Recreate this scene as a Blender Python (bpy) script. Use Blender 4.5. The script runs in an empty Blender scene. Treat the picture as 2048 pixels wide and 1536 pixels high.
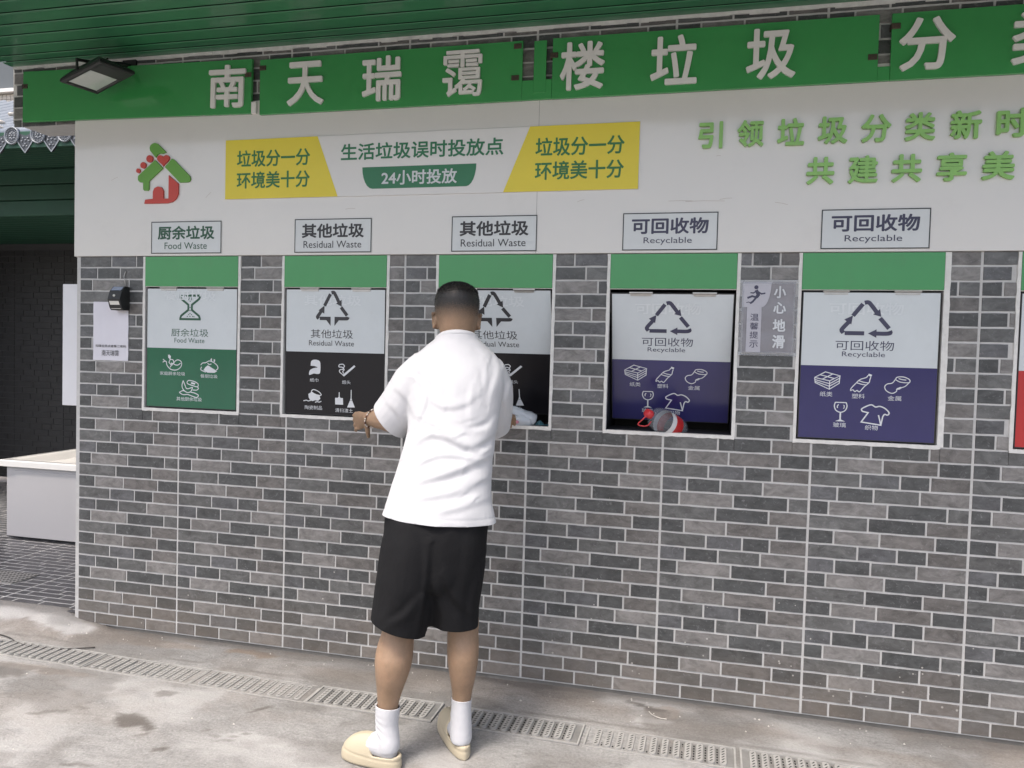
import bpy, bmesh, math, random
import numpy as np
from mathutils import Vector, Matrix
random.seed(7); rng = np.random.default_rng(7)
sc = bpy.context.scene
COL = sc.collection
R = math.radians

# ------------------------------------------------------------------ camera
cd = bpy.data.cameras.new('camera'); cam = bpy.data.objects.new('camera', cd); COL.objects.link(cam)
yaw, pitch, roll = 0.235617, -0.035240, 0.026735
f = Vector((-math.sin(yaw)*math.cos(pitch), math.cos(yaw)*math.cos(pitch), math.sin(pitch)))
rt = Vector((math.cos(yaw), math.sin(yaw), 0)); up = rt.cross(f)
rt2 = rt*math.cos(roll) + up*math.sin(roll); up2 = up*math.cos(roll) - rt*math.sin(roll)
cam.matrix_world = Matrix(((rt2.x, up2.x, -f.x, 3.12163), (rt2.y, up2.y, -f.y, -3.31697), (rt2.z, up2.z, -f.z, 1.45463), (0, 0, 0, 1)))
cd.sensor_width = 36.0; cd.lens = 36.0*1515.81/2048.0
cd.clip_start = 0.05; cd.clip_end = 300
sc.camera = cam
# ------------------------------------------------------------------ world, sun, exposure
SUN_EL, SUN_AZ = R(64), R(-22)      # azimuth measured from -y (behind the camera) towards +x
W = bpy.data.worlds.new('World'); sc.world = W; W.use_nodes = True
nt = W.node_tree; bg = nt.nodes['Background']
sky = nt.nodes.new('ShaderNodeTexSky'); sky.sky_type = 'NISHITA'; sky.sun_disc = False
sky.sun_elevation = SUN_EL
sdir = Vector((math.sin(SUN_AZ)*math.cos(SUN_EL), -math.cos(SUN_AZ)*math.cos(SUN_EL), math.sin(SUN_EL)))
sky.sun_rotation = math.atan2(sdir.x, sdir.y)
sky.air_density = 0.9; sky.dust_density = 5.0; sky.ozone_density = 0.35
nt.links.new(sky.outputs[0], bg.inputs[0]); bg.inputs[1].default_value = 0.15
sl = bpy.data.lights.new('sun', 'SUN'); sl.energy = 1.35; sl.angle = R(12); sl.color = (1.0, 0.965, 0.92)
so = bpy.data.objects.new('sun', sl); COL.objects.link(so)
so.rotation_euler = (-sdir).to_track_quat('-Z', 'Y').to_euler(); so.location = (0, -6, 8)
sc.view_settings.view_transform = 'Standard'; sc.view_settings.look = 'None'
sc.view_settings.exposure = 1.03; sc.view_settings.gamma = 1.0; sc.view_settings.use_curve_mapping = False

# ------------------------------------------------------------------ materials
def _n(nt, t, **k):
    n = nt.nodes.new(t)
    for a, b in k.items(): setattr(n, a, b)
    return n
def M(name, col, rough=.5, var=.12, scale=6., bump=0., bscale=60., metal=0., coat=0., dirt=0., spec=.5, rvar=0.):
    m = bpy.data.materials.new(name); m.use_nodes = True; t = m.node_tree; b = t.nodes['Principled BSDF']
    b.inputs['Roughness'].default_value = rough; b.inputs['Metallic'].default_value = metal
    b.inputs['Specular IOR Level'].default_value = spec
    if coat: b.inputs['Coat Weight'].default_value = coat; b.inputs['Coat Roughness'].default_value = .08
    tc = _n(t, 'ShaderNodeTexCoord')
    no = _n(t, 'ShaderNodeTexNoise'); no.inputs['Scale'].default_value = scale; no.inputs['Detail'].default_value = 6; no.inputs['Roughness'].default_value = .65
    t.links.new(tc.outputs['Object'], no.inputs['Vector'])
    mr = _n(t, 'ShaderNodeMapRange'); mr.inputs[1].default_value = .25; mr.inputs[2].default_value = .75
    mr.inputs[3].default_value = 1-var; mr.inputs[4].default_value = 1+var
    t.links.new(no.outputs['Fac'], mr.inputs[0])
    mu = _n(t, 'ShaderNodeVectorMath', operation='SCALE'); mu.inputs[0].default_value = col[:3]
    t.links.new(mr.outputs[0], mu.inputs['Scale'])
    out = mu.outputs[0]
    if dirt:
        n2 = _n(t, 'ShaderNodeTexNoise'); n2.inputs['Scale'].default_value = 3.5; n2.inputs['Detail'].default_value = 10; n2.inputs['Roughness'].default_value = .75
        t.links.new(tc.outputs['Object'], n2.inputs['Vector'])
        m2 = _n(t, 'ShaderNodeMapRange'); m2.inputs[1].default_value = .56; m2.inputs[2].default_value = .78; m2.inputs[4].default_value = dirt
        t.links.new(n2.outputs['Fac'], m2.inputs[0])
        mx = _n(t, 'ShaderNodeMix', data_type='RGBA'); mx.inputs['B'].default_value = (.12, .10, .08, 1)
        t.links.new(m2.outputs[0], mx.inputs['Factor']); t.links.new(out, mx.inputs['A']); out = mx.outputs['Result']
    t.links.new(out, b.inputs['Base Color'])
    if rvar:
        r2 = _n(t, 'ShaderNodeMapRange'); r2.inputs[1].default_value = .3; r2.inputs[2].default_value = .7
        r2.inputs[3].default_value = max(.02, rough-rvar); r2.inputs[4].default_value = rough+rvar
        t.links.new(no.outputs['Fac'], r2.inputs[0]); t.links.new(r2.outputs[0], b.inputs['Roughness'])
    if bump:
        nb = _n(t, 'ShaderNodeTexNoise'); nb.inputs['Scale'].default_value = bscale; nb.inputs['Detail'].default_value = 4
        t.links.new(tc.outputs['Object'], nb.inputs['Vector'])
        bp = _n(t, 'ShaderNodeBump'); bp.inputs['Strength'].default_value = 1.0; bp.inputs['Distance'].default_value = bump
        t.links.new(nb.outputs['Fac'], bp.inputs['Height']); t.links.new(bp.outputs[0], b.inputs['Normal'])
    return m

MAT = dict(
 grout=M('grout', (.51, .505, .49), .85, .12, 30, .0006, 200),
 caulk=M('caulk', (.66, .65, .62), .7, .15, 25, .001, 120, dirt=.35),
 panel=M('panel_white', (.655, .632, .602), .12, .03, 1.2, .0022, 2.2, coat=.4, dirt=.07),
 board=M('board_green', (.045, .275, .075), .20, .10, 2.0, .0012, 5, coat=.25, dirt=.10),
 letter=M('letter_white', (.73, .71, .685), .38, .06, 8),
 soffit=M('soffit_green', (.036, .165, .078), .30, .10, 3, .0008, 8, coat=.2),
 soffit_shade=M('soffit_green_shaded', (.013, .066, .036), .55, .15, 3, .0008, 8),  # darkened soffit green: the shade of the recess is put into the colour
 soffit_gap=M('soffit_groove', (.008, .04, .02), .6),
 header=M('header_green', (.052, .285, .095), .30, .06, 3, .0010, 7, coat=.2, dirt=.16),
 film=M('film_pale', (.57, .61, .625), .22, .05, 4, .0008, 9, coat=.3, dirt=.10),
 doorside=M('door_edge', (.03, .03, .032), .4),
 dblack=M('film_black', (.009, .0085, .011), .28, .2, 3, .0005, 8, coat=.05, spec=.35),
 dblue=M('film_blue', (.030, .028, .115), .2, .12, 3, .0005, 8, coat=.3),
 dgreen=M('film_green', (.014, .12, .062), .22, .10, 3, .0005, 8, coat=.3),
 dred=M('film_red', (.45, .03, .03), .3, .10, 3),
 inkg=M('ink_green', (.018, .085, .045), .45), inkk=M('ink_black', (.03, .03, .034), .45),
 inkb=M('ink_navy', (.045, .045, .085), .45), inkw=M('ink_white', (.62, .64, .66), .45),
 ghost=M('ghost_print', (.60, .635, .648), .35, .04),
 plate=M('plate_film', (.60, .62, .62), .33, .04, 5, coat=.2),
 platek=M('plate_border', (.03, .035, .035), .45),
 yellow=M('banner_yellow', (.72, .58, .028), .38, .05, 3, coat=.1),
 banner=M('banner_white', (.68, .66, .64), .30, .03, 3, coat=.2),
 bgreen=M('banner_green', (.022, .17, .075), .4, .06),
 bink=M('banner_ink', (.035, .17, .05), .45),
 slog=M('slogan_green', (.22, .47, .09), .32, .08, 9, coat=.3),
 lgreen=M('emblem_green', (.115, .32, .035), .38, .06), lred=M('emblem_red', (.52, .045, .028), .38, .06),
 blackp=M('black_plastic', (.016, .017, .017), .42, .2, 20),
 glass=M('lamp_glass', (.50, .54, .50), .12, .08, 8, coat=.6),
 lens=M('led_lens', (.66, .65, .60), .25, .06, 40),
 solar=M('solar_cell', (.10, .14, .20), .15, .2, 40, coat=.6),
 metal=M('zinc_metal', (.45, .44, .42), .35, .15, 20, metal=.8),
 rust=M('rusty_metal', (.065, .048, .034), .7, .35, 40, metal=.2),
 paperl=M('paper_lilac', (.43, .425, .47), .4, .08, 9, .003, 16, coat=.3),
 paper=M('paper', (.64, .63, .68), .55, .04, 6, .0012, 9),
 papers=M('paper_silver', (.235, .23, .25), .30, .12, 9, .004, 16, coat=.3),
 cab=M('cabinet_grey', (.50, .485, .485), .45, .03, 2),
 ceramic=M('ceramic', (.82, .80, .76), .15, .02, 3, coat=.5),
 white=M('white_board', (.70, .70, .72), .5, .03),
 rooft=M('roof_tile_grey', (.20, .22, .24), .42, .18, 7, .002, 30, coat=.1),
 scuff=M('panel_seam', (.30, .29, .27), .5), scuffm=M('scuff', (.42, .36, .32), .6),
 disc=M('drip_tile_grey', (.045, .048, .054), .35, .25, 30, .002, 60, coat=.4),
 cast=M('grate_composite', (.20, .195, .185), .75, .25, 14, .001, 150, dirt=.5),
 castl=M('grate_rib', (.34, .33, .31), .7, .22, 14, .001, 150, dirt=.5),
 hole=M('grate_hole', (.012, .012, .012), .9),
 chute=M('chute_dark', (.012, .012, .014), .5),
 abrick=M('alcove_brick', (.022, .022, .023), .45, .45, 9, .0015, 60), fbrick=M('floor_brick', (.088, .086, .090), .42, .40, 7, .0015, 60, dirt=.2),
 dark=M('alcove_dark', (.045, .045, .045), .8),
 shirt=M('shirt_cotton', (.57, .57, .582), .85, .02, 5, .00022, 190, spec=.25),
 shorts=M('shorts_black', (.009, .009, .010), .85, .12, 5, .0010, 120, spec=.2),
 sock=M('sock_white', (.56, .56, .575), .9, .03, 8, .0009, 240, spec=.2),
 slip=M('slipper_foam', (.47, .41, .295), .55, .05, 8, .0006, 200),
 hair=M('hair_dark', (.016, .0148, .014), .7, .3, 60),
 bead=M('bead_silver', (.55, .50, .46), .3, .3, 60, metal=.7), beadb=M('bead_brown', (.12, .05, .03), .35),
 redp=M('red_plastic', (.50, .022, .03), .35, .08, 20, coat=.3),
 lblr=M('label_red', (.50, .028, .028), .35, .08, 20), lblw=M('label_white', (.66, .66, .66), .4),
 lblg=M('label_green', (.012, .09, .05), .4), pink=M('pink_print', (.55, .22, .28), .4), teal=M('teal_film', (.05, .13, .16), .3, .3, 30, .003, 40, coat=.3),
 cable=M('cable_black', (.055, .05, .046), .7), cream=M('cream_tile', (.55, .50, .43), .4, .06, 1.), tgrout=M('dark_grout', (.25, .22, .19), .8), greyw=M('grey_render', (.10, .115, .125), .8, .08, .6),
 chip=M('debris', (.55, .52, .47), .8, .3, 40), plinth=M('plinth', (.20, .19, .17), .9, .25, 8, .004, 40),
)
def clear_plastic(name, tint, a):
    m = bpy.data.materials.new(name); m.use_nodes = True; t = m.node_tree; b = t.nodes['Principled BSDF']
    tc = _n(t, 'ShaderNodeTexCoord'); no = _n(t, 'ShaderNodeTexNoise'); no.inputs['Scale'].default_value = 45; t.links.new(tc.outputs['Object'], no.inputs['Vector'])
    bp = _n(t, 'ShaderNodeBump'); bp.inputs['Distance'].default_value = .004; t.links.new(no.outputs['Fac'], bp.inputs['Height']); t.links.new(bp.outputs[0], b.inputs['Normal'])
    b.inputs['Base Color'].default_value = (*tint, 1); b.inputs['Roughness'].default_value = .12; b.inputs['Coat Weight'].default_value = .5
    tr = _n(t, 'ShaderNodeBsdfTransparent'); tr.inputs[0].default_value = (.9, .92, .94, 1)
    mx = _n(t, 'ShaderNodeMixShader'); mx.inputs[0].default_value = a
    o = t.nodes['Material Output']; t.links.new(tr.outputs[0], mx.inputs[1]); t.links.new(b.outputs[0], mx.inputs[2]); t.links.new(mx.outputs[0], o.inputs[0])
    return m
MAT['clear'] = clear_plastic('clear_plastic', (.60, .63, .67), .17)
MAT['papertape'] = clear_plastic('clear_tape', (.62, .62, .63), .30)
MAT['milky'] = clear_plastic('milky_plastic', (.66, .70, .75), .62)

def brick_mat():
    m = bpy.data.materials.new('grey_brick_tile'); m.use_nodes = True; t = m.node_tree; b = t.nodes['Principled BSDF']
    L = t.links.new
    at = _n(t, 'ShaderNodeAttribute', attribute_name='tone'); tc = _n(t, 'ShaderNodeTexCoord')
    # every brick reads its own part of the texture: offset by its random alpha
    sep = _n(t, 'ShaderNodeMath', operation='MULTIPLY'); sep.inputs[1].default_value = 37.0; L(at.outputs['Alpha'], sep.inputs[0])
    mp = _n(t, 'ShaderNodeVectorMath', operation='MULTIPLY'); mp.inputs[1].default_value = (1.0, 1.0, 1.7); L(tc.outputs['Object'], mp.inputs[0])
    n1 = _n(t, 'ShaderNodeTexNoise', noise_dimensions='4D'); n1.inputs['Scale'].default_value = 16; n1.inputs['Detail'].default_value = 9; n1.inputs['Roughness'].default_value = .68; n1.inputs['Distortion'].default_value = .9
    L(mp.outputs[0], n1.inputs['Vector']); L(sep.outputs[0], n1.inputs['W'])
    r1 = _n(t, 'ShaderNodeMapRange'); r1.inputs[1].default_value = .3; r1.inputs[2].default_value = .72; r1.inputs[3].default_value = .55; r1.inputs[4].default_value = 1.6; L(n1.outputs['Fac'], r1.inputs[0])
    sc1 = _n(t, 'ShaderNodeVectorMath', operation='SCALE'); L(at.outputs['Color'], sc1.inputs[0]); L(r1.outputs[0], sc1.inputs['Scale'])
    # fine marbling
    n2 = _n(t, 'ShaderNodeTexNoise', noise_dimensions='4D'); n2.inputs['Scale'].default_value = 42; n2.inputs['Detail'].default_value = 6; n2.inputs['Distortion'].default_value = 2.2
    L(tc.outputs['Object'], n2.inputs['Vector']); L(sep.outputs[0], n2.inputs['W'])
    r2 = _n(t, 'ShaderNodeMapRange'); r2.inputs[1].default_value = .58; r2.inputs[2].default_value = .80; r2.inputs[4].default_value = .55; L(n2.outputs['Fac'], r2.inputs[0])
    mx = _n(t, 'ShaderNodeMix', data_type='RGBA'); mx.inputs['B'].default_value = (.30, .30, .31, 1); L(r2.outputs[0], mx.inputs['Factor']); L(sc1.outputs[0], mx.inputs['A'])
    # sparse paint flecks, more of them near the ground
    n3 = _n(t, 'ShaderNodeTexVoronoi'); n3.inputs['Scale'].default_value = 26; L(tc.outputs['Object'], n3.inputs['Vector'])
    n4 = _n(t, 'ShaderNodeTexNoise'); n4.inputs['Scale'].default_value = 3.2; n4.inputs['Detail'].default_value = 3; L(tc.outputs['Object'], n4.inputs['Vector'])
    sx = _n(t, 'ShaderNodeSeparateXYZ'); L(tc.outputs['Object'], sx.inputs[0])
    rz = _n(t, 'ShaderNodeMapRange'); rz.inputs[1].default_value = .0; rz.inputs[2].default_value = .7; rz.inputs[3].default_value = .14; rz.inputs[4].default_value = .035; L(sx.outputs['Z'], rz.inputs[0])
    th = _n(t, 'ShaderNodeMath', operation='LESS_THAN'); L(n3.outputs['Distance'], th.inputs[0]); L(rz.outputs[0], th.inputs[1])
    g4 = _n(t, 'ShaderNodeMath', operation='GREATER_THAN'); g4.inputs[1].default_value = .57; L(n4.outputs['Fac'], g4.inputs[0])
    fl = _n(t, 'ShaderNodeMath', operation='MULTIPLY'); L(th.outputs[0], fl.inputs[0]); L(g4.outputs[0], fl.inputs[1])
    fl2 = _n(t, 'ShaderNodeMath', operation='MULTIPLY'); fl2.inputs[1].default_value = .8; L(fl.outputs[0], fl2.inputs[0])
    mf = _n(t, 'ShaderNodeMix', data_type='RGBA'); mf.inputs['B'].default_value = (.5, .48, .44, 1); L(fl2.outputs[0], mf.inputs['Factor']); L(mx.outputs['Result'], mf.inputs['A'])
    # mud splash along the foot of the wall
    n5 = _n(t, 'ShaderNodeTexNoise'); n5.inputs['Scale'].default_value = 5; n5.inputs['Detail'].default_value = 6; L(tc.outputs['Object'], n5.inputs['Vector'])
    rs = _n(t, 'ShaderNodeMapRange'); rs.inputs[1].default_value = .26; rs.inputs[2].default_value = -.02; rs.inputs[3].default_value = 0; rs.inputs[4].default_value = .95; L(sx.outputs['Z'], rs.inputs[0])
    ms = _n(t, 'ShaderNodeMath', operation='MULTIPLY'); L(rs.outputs[0], ms.inputs[0]); L(n5.outputs['Fac'], ms.inputs[1])
    md = _n(t, 'ShaderNodeMix', data_type='RGBA'); md.inputs['B'].default_value = (.22, .185, .15, 1); L(ms.outputs[0], md.inputs['Factor']); L(mf.outputs['Result'], md.inputs['A'])
    L(md.outputs['Result'], b.inputs['Base Color'])
    b.inputs['Roughness'].default_value = .36; b.inputs['Specular IOR Level'].default_value = .5
    bp = _n(t, 'ShaderNodeBump'); bp.inputs['Distance'].default_value = .0016; L(n1.outputs['Fac'], bp.inputs['Height']); L(bp.outputs[0], b.inputs['Normal'])
    return m
MAT['brick'] = brick_mat()

def ground_mat():
    m = bpy.data.materials.new('worn_concrete'); m.use_nodes = True; t = m.node_tree; b = t.nodes['Principled BSDF']; L = t.links.new
    tc = _n(t, 'ShaderNodeTexCoord'); at = _n(t, 'ShaderNodeAttribute', attribute_name='stain')
    sp = _n(t, 'ShaderNodeSeparateColor'); L(at.outputs['Color'], sp.inputs[0])
    cr = _n(t, 'ShaderNodeValToRGB'); e = cr.color_ramp.elements
    e[0].position = .28; e[0].color = (.205, .198, .188, 1); e[1].position = .72; e[1].color = (.325, .318, .307, 1)
    x = cr.color_ramp.elements.new(.5); x.color = (.268, .261, .250, 1)
    n1 = _n(t, 'ShaderNodeTexNoise'); n1.inputs['Scale'].default_value = 2.3; n1.inputs['Detail'].default_value = 12; n1.inputs['Roughness'].default_value = .72; n1.inputs['Distortion'].default_value = .5
    L(tc.outputs['Object'], n1.inputs['Vector']); L(n1.outputs['Fac'], cr.inputs[0])
    n2 = _n(t, 'ShaderNodeTexNoise'); n2.inputs['Scale'].default_value = 90; n2.inputs['Detail'].default_value = 5; n2.inputs['Roughness'].default_value = .7; L(tc.outputs['Object'], n2.inputs['Vector'])
    r2 = _n(t, 'ShaderNodeMapRange'); r2.inputs[1].default_value = .3; r2.inputs[2].default_value = .7; r2.inputs[3].default_value = .76; r2.inputs[4].default_value = 1.24; L(n2.outputs['Fac'], r2.inputs[0])
    # trowel streaks running along the wall
    mp = _n(t, 'ShaderNodeVectorMath', operation='MULTIPLY'); mp.inputs[1].default_value = (6., 17., 1.); L(tc.outputs['Object'], mp.inputs[0])
    n3 = _n(t, 'ShaderNodeTexNoise'); n3.inputs['Scale'].default_value = 1.6; n3.inputs['Detail'].default_value = 6; n3.inputs['Distortion'].default_value = .6; L(mp.outputs[0], n3.inputs['Vector'])
    r3 = _n(t, 'ShaderNodeMapRange'); r3.inputs[1].default_value = .3; r3.inputs[2].default_value = .7; r3.inputs[3].default_value = .93; r3.inputs[4].default_value = 1.06; L(n3.outputs['Fac'], r3.inputs[0])
    n6 = _n(t, 'ShaderNodeTexNoise'); n6.inputs['Scale'].default_value = 13; n6.inputs['Detail'].default_value = 10; n6.inputs['Roughness'].default_value = .75; n6.inputs['Distortion'].default_value = 1.2; L(mp.outputs[0], n6.inputs['Vector']); n6.inputs['Scale'].default_value = 1.4
    r6 = _n(t, 'ShaderNodeMapRange'); r6.inputs[1].default_value = .36; r6.inputs[2].default_value = .5; r6.inputs[3].default_value = .80; r6.inputs[4].default_value = 1.03; L(n6.outputs['Fac'], r6.inputs[0])
    m6 = _n(t, 'ShaderNodeMath', operation='MULTIPLY'); L(r6.outputs[0], m6.inputs[0]); L(r3.outputs[0], m6.inputs[1]); r3 = m6
    mm = _n(t, 'ShaderNodeMath', operation='MULTIPLY'); L(r2.outputs[0], mm.inputs[0]); L(r3.outputs[0], mm.inputs[1])
    s1 = _n(t, 'ShaderNodeVectorMath', operation='SCALE'); L(cr.outputs[0], s1.inputs[0]); L(mm.outputs[0], s1.inputs['Scale'])
    def mix(a, fac, col):
        q = _n(t, 'ShaderNodeMix', data_type='RGBA'); q.inputs['B'].default_value = (*col, 1); L(fac, q.inputs['Factor']); L(a, q.inputs['A']); return q.outputs['Result']
    o = mix(s1.outputs[0], sp.outputs['Blue'], (.235, .165, .11))     # rust-brown
    o = mix(o, sp.outputs['Green'], (.50, .49, .475))                # fresh cement
    o = mix(o, sp.outputs['Red'], (.105, .092, .08))                # damp
    L(o, b.inputs['Base Color'])
    rr = _n(t, 'ShaderNodeMapRange'); rr.inputs[3].default_value = .85; rr.inputs[4].default_value = .55; L(sp.outputs['Red'], rr.inputs[0]); L(rr.outputs[0], b.inputs['Roughness'])
    ad = _n(t, 'ShaderNodeMath', operation='ADD'); L(n2.outputs['Fac'], ad.inputs[0]); L(n1.outputs['Fac'], ad.inputs[1])
    bp = _n(t, 'ShaderNodeBump'); bp.inputs['Distance'].default_value = .004; L(ad.outputs[0], bp.inputs['Height']); L(bp.outputs[0], b.inputs['Normal'])
    return m
MAT['ground'] = ground_mat()

def skin_mat():
    m = bpy.data.materials.new('skin'); m.use_nodes = True; t = m.node_tree; b = t.nodes['Principled BSDF']; L = t.links.new
    tc = _n(t, 'ShaderNodeTexCoord'); sx = _n(t, 'ShaderNodeSeparateXYZ'); L(tc.outputs['Object'], sx.inputs[0])
    n = _n(t, 'ShaderNodeTexNoise'); n.inputs['Scale'].default_value = 9; n.inputs['Detail'].default_value = 5; L(tc.outputs['Object'], n.inputs['Vector'])
    n.inputs['Roughness'].default_value = .7; n.inputs['Detail'].default_value = 9
    cr = _n(t, 'ShaderNodeValToRGB'); e = cr.color_ramp.elements; e[0].position = .32; e[0].color = (.22, .146, .09, 1); e[1].position = .7; e[1].color = (.335, .215, .138, 1); L(n.outputs['Fac'], cr.inputs[0])
    # clipped hair on the back and sides of the head, fading out towards the neck
    r = _n(t, 'ShaderNodeMapRange', interpolation_type='SMOOTHSTEP'); r.inputs[1].default_value = 1.560; r.inputs[2].default_value = 1.668; r.inputs[4].default_value = 1.10; L(sx.outputs['Z'], r.inputs[0])
    ry = _n(t, 'ShaderNodeMapRange'); ry.inputs[1].default_value = .215; ry.inputs[2].default_value = .195; L(sx.outputs['Y'], ry.inputs[0])
    n2 = _n(t, 'ShaderNodeTexNoise'); n2.inputs['Scale'].default_value = 260; n2.inputs['Detail'].default_value = 3; L(tc.outputs['Object'], n2.inputs['Vector'])
    r2 = _n(t, 'ShaderNodeMapRange'); r2.inputs[1].default_value = .35; r2.inputs[2].default_value = .65; r2.inputs[3].default_value = .88; r2.inputs[4].default_value = 1.08; L(n2.outputs['Fac'], r2.inputs[0])
    a = _n(t, 'ShaderNodeMath', operation='MULTIPLY'); L(r.outputs[0], a.inputs[0]); L(ry.outputs[0], a.inputs[1])
    a2 = _n(t, 'ShaderNodeMath', operation='MULTIPLY', use_clamp=True); L(a.outputs[0], a2.inputs[0]); L(r2.outputs[0], a2.inputs[1])
    mx = _n(t, 'ShaderNodeMix', data_type='RGBA'); mx.inputs['B'].default_value = (.018, .0165, .0155, 1); L(a2.outputs[0], mx.inputs['Factor']); L(cr.outputs[0], mx.inputs['A'])
    L(mx.outputs['Result'], b.inputs['Base Color']); b.inputs['Roughness'].default_value = .52
    b.inputs['Subsurface Weight'].default_value = .12; b.inputs['Subsurface Radius'].default_value = (.010, .004, .002); b.inputs['Subsurface Scale'].default_value = 1.0
    bp = _n(t, 'ShaderNodeBump'); bp.inputs['Distance'].default_value = .0006; L(n2.outputs['Fac'], bp.inputs['Height']); L(bp.outputs[0], b.inputs['Normal'])
    return m
MAT['skin'] = skin_mat()

# ------------------------------------------------------------------ mesh helpers
def tag(o, label=None, cat=None, group=None, kind=None):
    if label: o['label'] = label
    if cat: o['category'] = cat
    if group: o['group'] = group
    if kind: o['kind'] = kind
    return o
def empty(name, loc, label, cat, group=None, rz=0):
    o = bpy.data.objects.new(name, None); COL.objects.link(o); o.location = loc; o.rotation_euler = (0, 0, rz); o.empty_display_size = .1
    return tag(o, label, cat, group)
def link(name, me, mat, parent=None, smooth=False):
    if mat is not None and len(me.materials) == 0: me.materials.append(MAT[mat] if isinstance(mat, str) else mat)
    if smooth: me.polygons.foreach_set('use_smooth', [True]*len(me.polygons))
    me.name = name; o = bpy.data.objects.new(name, me); COL.objects.link(o)
    if parent is not None: o.parent = parent
    return o
class MB:
    def __init__(s): s.v = []; s.f = []
    def add(s, vs, fs):
        k = len(s.v); s.v += [tuple(p) for p in vs]; s.f += [tuple(i+k for i in q) for q in fs]
    def box(s, x0, x1, y0, y1, z0, z1):
        s.add([(x0,y0,z0),(x1,y0,z0),(x1,y1,z0),(x0,y1,z0),(x0,y0,z1),(x1,y0,z1),(x1,y1,z1),(x0,y1,z1)],
              [(0,3,2,1),(4,5,6,7),(0,1,5,4),(1,2,6,5),(2,3,7,6),(3,0,4,7)])
    def bbox(s, x0, x1, y0, y1, z0, z1, b):   # box with a chamfered front (-y) edge
        s.add([(x0,y1,z0),(x1,y1,z0),(x1,y1,z1),(x0,y1,z1),(x0,y0+b,z0),(x1,y0+b,z0),(x1,y0+b,z1),(x0,y0+b,z1),
               (x0+b,y0,z0+b),(x1-b,y0,z0+b),(x1-b,y0,z1-b),(x0+b,y0,z1-b)],
              [(0,3,2,1),(0,1,5,4),(1,2,6,5),(2,3,7,6),(3,0,4,7),(4,5,9,8),(5,6,10,9),(6,7,11,10),(7,4,8,11),(8,9,10,11)])
    def quad(s, x0, x1, z0, z1, y): s.add([(x0,y,z0),(x1,y,z0),(x1,y,z1),(x0,y,z1)], [(0,1,2,3)])
    def poly(s, pts, y, d=0.):      # pts (x,z); outline facing -y with thickness d
        a = sum(pts[i][0]*pts[(i+1)%len(pts)][1]-pts[(i+1)%len(pts)][0]*pts[i][1] for i in range(len(pts)))
        if a < 0: pts = pts[::-1]
        n = len(pts)
        if d == 0: s.add([(x,y,z) for x, z in pts], [tuple(range(n))])
        else:
            s.add([(x,y,z) for x, z in pts]+[(x,y+d,z) for x, z in pts], [tuple(range(n)), tuple(range(2*n-1, n-1, -1))]+[(i, i+n, (i+1)%n+n, (i+1)%n) for i in range(n)])
    def strip(s, pts, w, y, closed=False, d=0.):   # mitred 2-D line in the xz plane
        P = [Vector(p) for p in pts]; n = len(P); Lf = []; Rt = []
        for i in range(n):
            a = P[i-1] if (i > 0 or closed) else None; c = P[(i+1) % n] if (i < n-1 or closed) else None
            d1 = (P[i]-a).normalized() if a is not None and (P[i]-a).length > 1e-9 else None
            d2 = (c-P[i]).normalized() if c is not None and (c-P[i]).length > 1e-9 else None
            if d1 is None: d1 = d2
            if d2 is None: d2 = d1
            t = d1+d2
            t = t.normalized() if t.length > 1e-6 else d1
            nn = Vector((-t.y, t.x)); k = 1/max(.5, nn.dot(Vector((-d1.y, d1.x))))
            Lf.append(P[i]+nn*w*.5*k); Rt.append(P[i]-nn*w*.5*k)
        m = n if closed else n-1
        vs = [(p.x, y, p.y) for p in Lf]+[(p.x, y, p.y) for p in Rt]
        s.add(vs, [(n+i, n+(i+1) % n, (i+1) % n, i) for i in range(m)])
    def disc(s, x, z, r, y, n=16, d=0.): s.poly([(x+r*math.cos(2*math.pi*i/n), z+r*math.sin(2*math.pi*i/n)) for i in range(n)], y, d)
    def tube(s, path, rad, n=10, cap=True, flat=None):
        P = [Vector(p) for p in path]; k = len(P)
        if not hasattr(rad, '__len__'): rad = [rad]*k
        t0 = (P[1]-P[0]).normalized(); ref = Vector((0, 0, 1)) if abs(t0.z) < .9 else Vector((1, 0, 0))
        u = (ref-t0*ref.dot(t0)).normalized(); rings = []
        for i in range(k):
            t = (P[min(i+1, k-1)]-P[max(i-1, 0)]).normalized(); u = (u-t*u.dot(t)).normalized(); v = t.cross(u)
            rings.append([P[i]+u*rad[i]*math.cos(2*math.pi*j/n)+v*rad[i]*math.sin(2*math.pi*j/n) for j in range(n)])
        s.rings(rings, cap)
    def rings(s, rings, cap=True):
        n = len(rings[0]); vs = [p for r in rings for p in r]; fs = []
        for i in range(len(rings)-1):
            for j in range(n): fs.append((i*n+j, i*n+(j+1) % n, (i+1)*n+(j+1) % n, (i+1)*n+j))
        if cap: fs += [tuple(range(n-1, -1, -1)), tuple((len(rings)-1)*n+j for j in range(n))]
        s.add(vs, fs)
    def loft(s, L, n=28, cap=True, p=1.0):      # L: (z, cx, cy, a, b) horizontal ellipses, smoothly interpolated
        L = curve(L, 4)
        def e(c): return math.copysign(abs(c)**p, c)
        s.rings([[(cx+a*e(math.cos(2*math.pi*j/n)), cy+b*e(math.sin(2*math.pi*j/n)), z) for j in range(n)] for z, cx, cy, a, b in L], cap)
    def ball(s, c, r, n=12):
        rx, ry, rz = r if hasattr(r, '__len__') else (r, r, r)
        m = max(4, n//2); rings = []
        for i in range(m+1):
            th = math.pi*(.02+.96*i/m)-math.pi/2
            rings.append([(c[0]+rx*math.cos(th)*math.cos(2*math.pi*j/n), c[1]+ry*math.cos(th)*math.sin(2*math.pi*j/n), c[2]+rz*math.sin(th)) for j in range(n)])
        s.rings(rings)
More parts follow.
